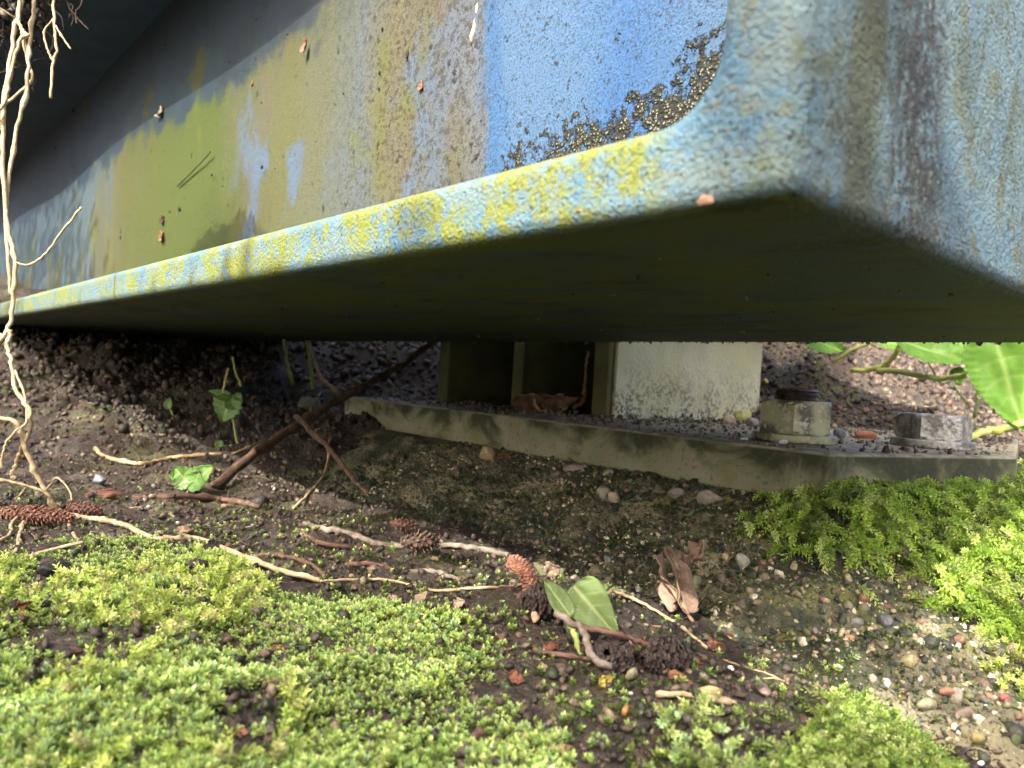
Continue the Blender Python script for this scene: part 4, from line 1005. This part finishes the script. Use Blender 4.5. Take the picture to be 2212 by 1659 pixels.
# crumpled dead leaf on the footing
q = hit(1465, 1330); Dd = (q-CAM).dot(_f)
dl = empty('dead_leaf', q); tag(dl, 'crumpled pale brown dead leaf standing on the concrete slope beside pebbles', 'leaf')
leaf('blade', at(1490, 1325, Dd-.002), -_r*.33+_u*.94+_f*.1, -_f+_r*.55, .0205, .0030, 'pale_leaf', None, cup=.7, crumple=.75, seed=13, parent=dl, nu=40, nv=19, rag=.6)
leaf('blade', at(1462, 1318, Dd+.001), -_r*.22+_u*.9+_f*.2, -_f*.5-_r*.9, .0170, .0022, 'pale_leaf', None, cup=.8, crumple=.8, seed=14, parent=dl, nu=40, nv=19, rag=.7)
leaf('blade', at(1470, 1215, Dd+.010), _r*.8+_u*.5, _u-_f*.6, .0100, .0032, 'pale_leaf', None, rag=.7, cup=.6, crumple=.9, seed=15, parent=dl)
strand('stalk', [(1498, 1345, Dd-.004), (1470, 1300, Dd-.001), (1432, 1248, Dd+.002), (1428, 1215, Dd+.004)], 4, 'dead_leaf', None, None, parent=dl, seed=96)
# curled dead leaf on the plate
q = hit(1190, 893, fn=HP); Dc = (q-CAM).dot(_f)
cl = empty('dead_leaf', q); tag(cl, 'curled brown dead leaf with upright stalk lying on the base plate by the column', 'leaf')
leaf('blade', at(1165, 892, Dc-.002), -_r*.92+_u*.33, _u*.25-_f*.9-_r*.1, .0200, .0095, 'dead_leaf', None, rag=.2, cup=1.1, crumple=.30, seed=23, parent=cl, nu=30)
leaf('blade', at(1178, 894, Dc+.002), _r*.9+_u*.34, -_f*.8+_u*.55, .0250, .0062, 'dead_leaf', None, rag=.5, cup=.9, crumple=.6, seed=24, parent=cl, nu=30)
leaf('blade', at(1150, 884, Dc+.010), _r*.95+_u*.25, -_f*.5+_u*.85, .0230, .0062, 'dead_leaf', None, cup=.8, crumple=.5, seed=25, parent=cl)
strand('stalk', [(1236, 882, Dc), (1258, 868, Dc), (1264, 838, Dc), (1268, 795, Dc), (1271, 758, Dc)], 6, 'dead_leaf', None, None, parent=cl, seed=97, taper=.4)
strand('rim', [(1155, 858, Dc-.004), (1160, 880, Dc-.008), (1178, 892, Dc-.010), (1205, 893, Dc-.009), (1222, 882, Dc-.006)], 3, 'root', None, None, parent=cl, seed=98)

# leafy plant on the right behind the plate
pb = at(2035, 945, .46); pb.z = gz(pb.x, pb.y)
lp = empty('leafy_plant', pb); tag(lp, 'broad toothed green leaves on long stalks growing behind the plate end', 'plant')
leaf('leaf', at(2150, 735, .45), _r*.30-_u*.95, -_f*.85-_r*.35+_u*.3, .058, .024, 'leaf_bright', None, serr=.28, cup=.22, crumple=.08, seed=33, parent=lp, nu=60, nv=21)
leaf('leaf', at(2225, 720, .46), _r*.5-_u*.8, -_f*.7-_r*.1+_u*.5, .050, .026, 'leaf_bright', None, serr=.28, cup=.2, crumple=.08, seed=34, parent=lp, nu=60)
leaf('leaf', at(1950, 735, .50), _r*.93-_u*.30, _u*.55-_f*.85, .055, .017, 'leaf_bright', None, serr=.25, cup=.25, crumple=.10, seed=35, parent=lp, nu=60)
leaf('leaf', at(2020, 752, .54), _r*.9+_u*.02, _u*.7-_f*.7, .055, .018, 'leaf_bright', None, serr=.25, cup=.25, crumple=.10, seed=36, parent=lp, nu=60)
leaf('leaf', at(2110, 790, .52), _r*.3-_u*.6-_f*.1, -_f*.8+_u*.5, .028, .012, 'leaf_bright', None, serr=.25, cup=.25, crumple=.10, seed=37, parent=lp, nu=50)
leaf('leaf', at(1745, 728, .60), _r*.9-_u*.36, _u*.4-_f*.9, .032, .012, 'leaf_bright', None, serr=.2, cup=.25, crumple=.10, seed=38, parent=lp, nu=50)
leaf('leaf', at(1900, 735, .60), _r*.9-_u*.1, _u*.6-_f*.7, .035, .013, 'leaf_bright', None, serr=.2, cup=.25, crumple=.10, seed=39, parent=lp, nu=50)
leaf('leaf', at(2060, 795, .50), _r*.3-_u*.9, -_f*.9+_u*.2, .012, .006, 'leaf_bright', None, cup=.25, crumple=.10, seed=40, parent=lp)
for k, (pts, r) in enumerate([([(1838, 800, .58), (1880, 798, .57), (1915, 785, .56), (1938, 760, .55), (1950, 730, .54)], 5.5), ([(1895, 802, .54), (1930, 800, .53), (1985, 812, .51), (2040, 818, .49), (2095, 806, .47), (2130, 770, .46), (2150, 735, .45)], 6.5),
                            ([(2020, 962, .44), (2075, 948, .445), (2130, 932, .45), (2170, 925, .45), (2230, 905, .45)], 9), ([(1800, 783, .59), (1840, 755, .58), (1900, 735, .57)], 4), ([(2110, 806, .48), (2113, 850, .48), (2105, 900, .47)], 4), ([(2060, 830, .49), (2080, 860, .48), (2095, 880, .475)], 2), ([(2000, 770, .52), (2020, 810, .51), (2035, 830, .50)], 2.2)]):
    strand('stalk', pts, r, 'stem_green', None, None, parent=lp, seed=100+k, knob=0)

# small plants in the shade on the left
def little(label, base_px, leaves_, stems, seed, D0=None):
    b = hit(*base_px); D = (b-CAM).dot(_f); e = empty('small_plant', b); tag(e, label, 'plant')
    for k, (px, py, xd, nd, L, Wd) in enumerate(leaves_):
        leaf('leaf', at(px, py, D), xd, nd, L*D/FPX, Wd*D/FPX, 'leaf_mid', None, lobes=5, cup=.2, crumple=.05, seed=seed+k, parent=e, nu=40)
    for k, pts in enumerate(stems): strand('stalk', [(x, y, D+.002) for x, y in pts]+[], 2.6, 'stem_green', None, None, parent=e, seed=seed+20+k, knob=0)
little('scalloped bright green leaf lying low on the shaded soil by the stick', (412, 1058), [(412, 1044, _r*.75+_u*.55, -_f+_u*.5, 62, 24), (408, 1044, -_r*.7+_u*.75, -_f+_u*.45, 48, 24), (420, 1046, _r*.2+_u*.5, -_f+_u*.8, 30, 24)], [[(411, 1062), (412, 1044)]], 200)
little('small upright plant with one toothed leaf on a thin stalk by the stick', (512, 962), [(498, 862, -_r*.3-_u*.9, -_f+_u*.35, 52, 30), (490, 858, -_r*.75+_u*.25, -_f+_u*.7, 42, 12), (500, 862, _r*.5-_u*.5, -_f+_u*.4, 28, 20), (474, 955, -_u+_r*.1, -_f, 30, 8)],
       [[(513, 964), (506, 920), (497, 880), (496, 860)], [(480, 862), (487, 820), (494, 795)], [(513, 962), (490, 964), (474, 955)], [(520, 835), (508, 800), (503, 770)]], 220)
little('tiny plant with a single round leaf in the dark hollow', (374, 905), [(362, 879, _u+_r*.3, -_f+_u*.4, 22, 9)], [[(376, 906), (371, 888), (364, 876)]], 240)
# two-leaf seedling in the moss
b = hit(757, 1503); D = (b-CAM).dot(_f); e = empty('seedling', b); tag(e, 'tiny two leaved yellow green seedling standing in the moss carpet', 'seedling')
for sx in (-1, 1): leaf('leaf', at(757, 1490, D), _r*sx+_u*.5, _u-_f*.5, 15*D/FPX, 5*D/FPX, 'leaf_bright', None, seed=260+sx, parent=e, nu=10, nv=7)
strand('stalk', [(757, 1506, D), (757, 1490, D)], 1.6, 'stem_green', None, None, parent=e, seed=262, knob=0)
# grass blades under the beam
for k, (a, b_, c_) in enumerate([((613, 735), (622, 790), (634, 832)), ((663, 735), (670, 790), (678, 842)), ((845, 735), (838, 765), (833, 785)), ((668, 740), (690, 810), (732, 845))]):
    bb = hit(*c_); D = (bb-CAM).dot(_f)
    strand('grass_blade', [(c_[0], c_[1]+4, D), (b_[0], b_[1], D-.005), (a[0], a[1], D-.01), (a[0]-6, a[1]-40, D-.012)], 4.6, ['stem_green', 'stem_green', 'stem_green', 'root'][k], ['green grass blade rising from dark soil behind the toothed leaf', 'green grass blade rising behind the dark stick', 'yellow green grass blade at the upper end of the dark stick', 'dry bent grass stem behind the dark stick'][k], 'grass', seed=270+k, knob=0, taper=.4, flat=.3)

# ================================================================== scraps
def scrap(px, py, wpx, hpx, mat, label, fn=H, seed=0, tilt=.5, lift=.3, rot=0, cat='leaf scrap', crumple=.35, curl=0, D=None, group=None, name='leaf_scrap'):
    p = hit(px, py+hpx*.4, fn=fn) if D is None else at(px, py, D)
    D = (p-CAM).dot(_f); k = D/FPX
    nrm = (gn(p.x, p.y, fn)*(1-tilt)-_f*tilt) if D else -_f
    xd = _r*math.cos(rot)+_u*math.sin(rot)
    o = leaf(name, p-xd*wpx*k*.5+Vector((0, 0, hpx*k*lift)), xd, nrm, wpx*k, hpx*k*.5, mat, label, cat, cup=.4, rag=.5, crumple=crumple*1.4, curl=curl, nu=18, nv=11, seed=seed, group=group)
    return o
SC = [(42, 1318, 66, 36, 'rust_scrap', 'curled orange dry leaf scrap standing on the moss', .6, .6), (398, 1152, 34, 24, 'pale_leaf', 'pinkish leaf scrap beside the pale straw', .5, .2), (226, 1066, 80, 22, 'rust_scrap', 'reddish brown pointed leaf lying flat on the soil by the vine', .4, .05),
      (437, 1238, 32, 12, 'rust_scrap', 'pink red fleck beside the dark wood chunk in the moss', .5, 0), (598, 1400, 38, 20, 'rust_scrap', 'brown seed husk in the green moss', .5, .1), (1115, 1466, 34, 24, 'rust_scrap', 'dark red leaf scrap at the edge of the moss near the cones', .6, -.4), (1310, 1470, 34, 30, 'yellow_scrap', 'curled yellow leaf scrap below the dark alder cones', .6, .6),
      (1197, 1624, 82, 24, 'dead_leaf', 'dull brown leaf lying in the moss below the mauve stone', .5, .15), (1545, 1400, 40, 26, 'rust_scrap', 'pink brown scrap at the lower end of the bent straw', .5, -.3), (1090, 985, 36, 14, 'rust_scrap', 'reddish leaf scrap beside the angular stone under the plate', .5, -.2),
      (1685, 1035, 44, 22, 'dead_leaf', 'brown bark scrap in front of the plate beside the moss', .6, -.5), (1606, 985, 22, 40, 'pale_leaf', 'pale torn shard leaning on the plate edge', .8, 1.1), (848, 1295, 26, 26, 'pale_leaf', 'pale orange scrap between straw and moss', .5, 0), (992, 1303, 26, 24, 'pale_leaf', 'pinkish scrap under the long straw near the single cone', .5, .3),
      (1195, 1230, 34, 40, 'pale_leaf', 'thin tan curl of leaf behind the green leaf', .7, .5), (523, 1583, 28, 20, 'rust_scrap', 'dark red scrap in the bare patch low in the moss', .5, 0), (118, 1625, 38, 18, 'rust_scrap', 'brick red scrap in the moss below the bare patch', .5, .2), (983, 1352, 18, 14, 'rust_scrap', 'red berry husk in the soil between moss and cones', .5, 0),
      (1190, 1400, 34, 20, 'rust_scrap', 'small rust brown scrap under the alder twig', .5, .2), (540, 1362, 20, 12, 'rust_scrap', 'small red husk in the middle of the moss carpet', .5, 0), (1470, 1470, 60, 20, 'rust_scrap', 'long red brown scrap of bark below the cone pair', .4, -.4), (1560, 1582, 40, 26, 'rust_scrap', 'orange brown scrap in dark grit below the straw', .4, 0)]
for k, (px, py, w, h, mt, lab, tl, rt) in enumerate(SC): scrap(px, py, w, h, mt, lab, seed=300+k, tilt=tl, rot=rt)
for k, (px, py, w, h, lab, fn) in enumerate([(1498, 1319, 22, 17, 'round white flake at the foot of the crumpled dead leaf', H), (1577, 1448, 28, 10, 'long white flake on the concrete slope beside the olive stem', H), (1815, 1444, 20, 12, 'white flake among thin moss shoots', H), (2115, 1649, 22, 16, 'white flake in the bare grit beside the ochre stone', H), (1692, 956, 26, 12, 'white flake in front of the mottled nut on the plate', HP), (1608, 949, 20, 8, 'small white flake on the plate edge left of the mottled nut', HP), (1440, 1428+20, 16, 10, 'white flake beside the second alder cone', H), (1362, 1500, 12, 9, 'tiny white flake under the alder cone pair', H)]):
    stone(px, py, w, h, (.72, .71, .68), lab, fn=fn, sink=.05, angular=.3, name='white_flake', sub=1, cat='flake')
# charcoal and wood chunks in the moss
for px, py, w, h, col, lab in [(392, 1294, 72, 22, (.025, .025, .028), 'black charred wood chip lying in the moss'), (425, 1222, 54, 30, (.035, .03, .03), 'dark wood chunk at the far edge of the moss'), (118, 1234, 78, 32, (.02, .02, .02), 'black soil lump among moss under the vine stems'), (1245, 1375, 60, 40, (.03, .028, .03), 'wet black lump of bark below the green leaf')]:
    stone(px, py, w, h, col, lab, sink=.1, angular=.3, name='wood_chunk', cat='wood')

# woodlice
def woodlouse(px, py, L_px, rot, label):
    p = hit(px, py); D = (p-CAM).dot(_f); L = L_px*D/FPX; nrm = gn(p.x, p.y)
    e = empty('woodlouse', p); tag(e, label, 'woodlouse')
    R = nrm.to_track_quat('Z', 'Y').to_matrix() @ Matrix.Rotation(rot, 3, 'Z')
    nu, nv = 40, 13; Vs = []
    for i in range(nu):
        t = i/(nu-1); seg = (t*9) % 1; w = L*.24*math.sin(math.pi*(.06+.88*t))**.55*(1+.09*seg); h = w*.8
        for j in range(nv):
            a = math.pi*j/(nv-1); Vs.append(R @ Vector(((t-.5)*L, math.cos(a)*w, math.sin(a)*h+L*.02)))
    F = [(i*nv+j, i*nv+j+1, (i+1)*nv+j+1, (i+1)*nv+j) for i in range(nu-1) for j in range(nv-1)]
    mk('body', Vs, F, M['woodlouse'], e, False)
    for s in (-1, 1):
        P_ = [R @ Vector((L*.42, s*L*.08, L*.08)), R @ Vector((L*.60, s*L*.16, L*.12)), R @ Vector((L*.70, s*L*.28, L*.05))]
        Vt, Ft = tube(P_, L*.014, 5, 3); mk('antenna', Vt, Ft, M['woodlouse'], e, True)
        for k in range(6):
            x_ = L*(-.32+.12*k); P_ = [R @ Vector((x_, s*L*.18, L*.07)), R @ Vector((x_, s*L*.27, L*.05)), R @ Vector((x_-.01*L, s*L*.30, -.01*L))]
            Vt, Ft = tube(P_, L*.012, 4, 2); mk('leg', Vt, Ft, M['woodlouse'], e, True)
woodlouse(1240, 1012, 46, .5, 'grey pink woodlouse clinging below the steel plate edge')
woodlouse(342, 1154, 36, .2, 'brownish woodlouse on the soil beside the pale straw')
woodlouse(1755, 1370, 36, 1.2, 'small mauve woodlouse on the bare concrete slope')

# bits stuck on the web of the beam
def on_web(px, py, off=.001):
    d = ray(px, py); t = (.204-off)/d.dot(V); return CAM+d*t, t
def web_bit(name, pts, rpx, mat, label, cat, seed):
    P3 = []; 
    for px, py in pts: p, t = on_web(px, py, .0014); P3.append(p)
    r = rpx*t/FPX; o0 = P3[0].copy(); Vs, F = tube([p-o0 for p in P3], lambda q: r*(1-.25*q), 7, 4, .05, seed, .7); o = mk(name, Vs, F, M[mat], None, True); o.location = o0; tag(o, label, cat)
web_bit('straw', [(1036, -20), (1030, 30), (1020, 96)], 7, 'straw', 'short flat straw stuck upright on the blue web', 'straw', 400)
web_bit('rootlet', [(383, 402), (410, 375), (440, 345), (455, 328)], 2, 'dirt_bit', 'thin black rootlet stuck slanting on the green web', 'root', 401)
web_bit('rootlet', [(292, 325), (300, 350), (297, 385), (290, 415)], 1.6, 'dirt_bit', 'fine curved rootlet on the web near the shadow edge', 'root', 402)
web_bit('rootlet', [(262, 490), (264, 505), (262, 518)], 4, 'dirt_bit', 'short dark root bit low on the green web', 'root', 403)
for k, (px, py, w, h, mt, lab) in enumerate([(655, 100, 18, 30, 'rust_scrap', 'bright orange brown flake stuck high on the tan web'), (545, 182, 12, 10, 'rust_scrap', 'tiny red flake stuck on the web beside the green stain'), (908, 186, 16, 20, 'rust_scrap', 'reddish husk stuck on the grey speckled web'), (350, 475, 16, 18, 'dirt_bit', 'dark lump stuck low on the green web, upper of two'), (350, 512, 22, 22, 'rust_scrap', 'red brown lump stuck low on the green web, lower of two'), (877, 118, 8, 18, 'dirt_bit', 'dark seed stuck on the web left of the straw'), (185, 135, 24, 34, 'rust_scrap', 'brown withered leaf hanging from the dark root mass'), (348, 242, 34, 26, 'pale_leaf', 'pale grey feather scrap stuck at the shadow edge of the web')]):
    p, t = on_web(px, py, .0018); kx = t/FPX
    leaf('flake', p-_u*h*kx*.5, _u+_r*.25, -V, h*kx, w*kx*.5, mt, lab, 'flake', cup=.5, crumple=.3, nu=12, nv=7, seed=420+k)
rgb_ = random.Random(9)
for k in range(46):
    px, py = rgb_.uniform(60, 1150), rgb_.uniform(20, 560)
    if py > 620-.27*px-20: continue
    p, t = on_web(px, py, .0006); s = rgb_.uniform(1.2, 3.2)*t/FPX
    o = mk('dirt_speck', ICO_V*np.array([s, s, s*rgb_.uniform(.8, 2)])*np.array([1+rgb_.uniform(-.3, .3) for _ in range(12)])[:, None], ICO_F, M['dirt_bit']); o.location = p
    tag(o, 'tiny dark dirt speck stuck on the stained web of the beam', 'dirt', 'dirt specks stuck on the web')

# dark mass of dead roots and soil hanging under the top flange on the left
def root_mass():
    e = empty('root_mass', at(30, -45, .42)); tag(e, 'dark tangle of dead roots and soil hanging beside the dry vine', 'roots')
    rg = np.random.default_rng(77); n = 2600
    q = rg.normal(0, 1, (n, 3)); q /= np.linalg.norm(q, axis=1)[:, None]; q *= rg.uniform(.2, 1, (n, 1))**.6
    pu = q[:, 0]*.085; pv = q[:, 1]*.022; pz = q[:, 2]*.034*(1+.5*vn(pu*30, pu*0+3, 5))
    loc = np.array([U.x, U.y, 0])[None]*pu[:, None]+np.array([V.x, V.y, 0])[None]*pv[:, None]+np.array([0, 0, 1.])[None]*pz[:, None]
    V_, F_, c_ = crumbs(loc, rg.uniform(.0008, .0032, n), pal(n, [(.03, .024, .02), (.05, .036, .028), (.07, .05, .035), (.02, .018, .015)], rg), rg)
    o = mk('soil_clump', V_, F_, M['crumb'], e, col=c_); o['kind'] = 'stuff'
    for k in range(60):
        a = U*rg.uniform(-.08, .08)+V*rg.uniform(-.02, .02)+Vector((0, 0, rg.uniform(-.025, 0)))
        pts = [a]
        for s in range(4): pts.append(pts[-1]+Vector((rg.normal(0, .005), rg.normal(0, .004), -rg.uniform(.002, .008))))
        Vt, Ft = tube(pts, rg.uniform(.0002, .0005), 5, 4, .05, k); mk('rootlet', Vt, Ft, M['root' if k % 12 == 0 else 'dirt_bit'], e, True)
root_mass()

# leaf screens added out of view, tops cut along sun rays to shade the ground
simple('shrub_leaf', (.06, .11, .025), (.09, .15, .04), 30, .5, .4, .25)
def leaf_screen(label, u0, u1, topf, n, seed):
    rg = np.random.default_rng(seed); c = WUV((u0+u1)/2, -.47, 0); c.z = 0
    e = empty('shrub', c); tag(e, label, 'shrub', 'shrubs on the sunny side of the beam')
    u = rg.uniform(u0, u1, n); v = rg.uniform(-.64, -.30, n)
    top = topf(u)+(.089-v)*math.tan(SUN_EL)/math.cos(SUN_AZ_OFF)-.012-.02*np.abs(rg.normal(0, 1, n))
    z = .02+(top-.02)*rg.uniform(0, 1, n)**.8
    p = np.stack([U.x*u+V.x*v-c.x, U.y*u+V.y*v-c.y, z], -1)
    p[:, 0] += CAM.x; p[:, 1] += CAM.y
    m = rot_batch(n, rg); L = rg.uniform(.022, .036, n)
    Vs, F, _ = leaves(p, m[:, :, 0], m[:, :, 1], L, L*.6, np.ones((n, 3)), .12, .1)
    mk('foliage', Vs, F, M['shrub_leaf'], e)
    for k in range(max(4, int((u1-u0)*14))):
        uu = rg.uniform(u0+.03, u1-.03); b = WUV(uu, -.47+rg.normal(0, .04), 0)-c; b.z = 0
        pts = [b+Vector((0, 0, gz(b.x+c.x, b.y+c.y, ground_h)-.01))]
        for s_ in range(4): pts.append(pts[-1]+Vector((rg.normal(0, .02), rg.normal(0, .02), .085)))
        Vt, Ft = tube(pts, lambda t: .004*(1-.6*t), 6, 4, .05, k); mk('stem', Vt, Ft, M['grey_twig'], e, True)
leaf_screen('low dense shrub shading the moss and footing in front of the beam', -.95, .14, lambda u: .0958+.105*sm(-u, .12, .30), 8000, 91)
leaf_screen('taller dense shrub shading the far end of the beam and soil', .215, 1.7, lambda u: .0958+.30*sm(u, .38, .9), 7500, 92)
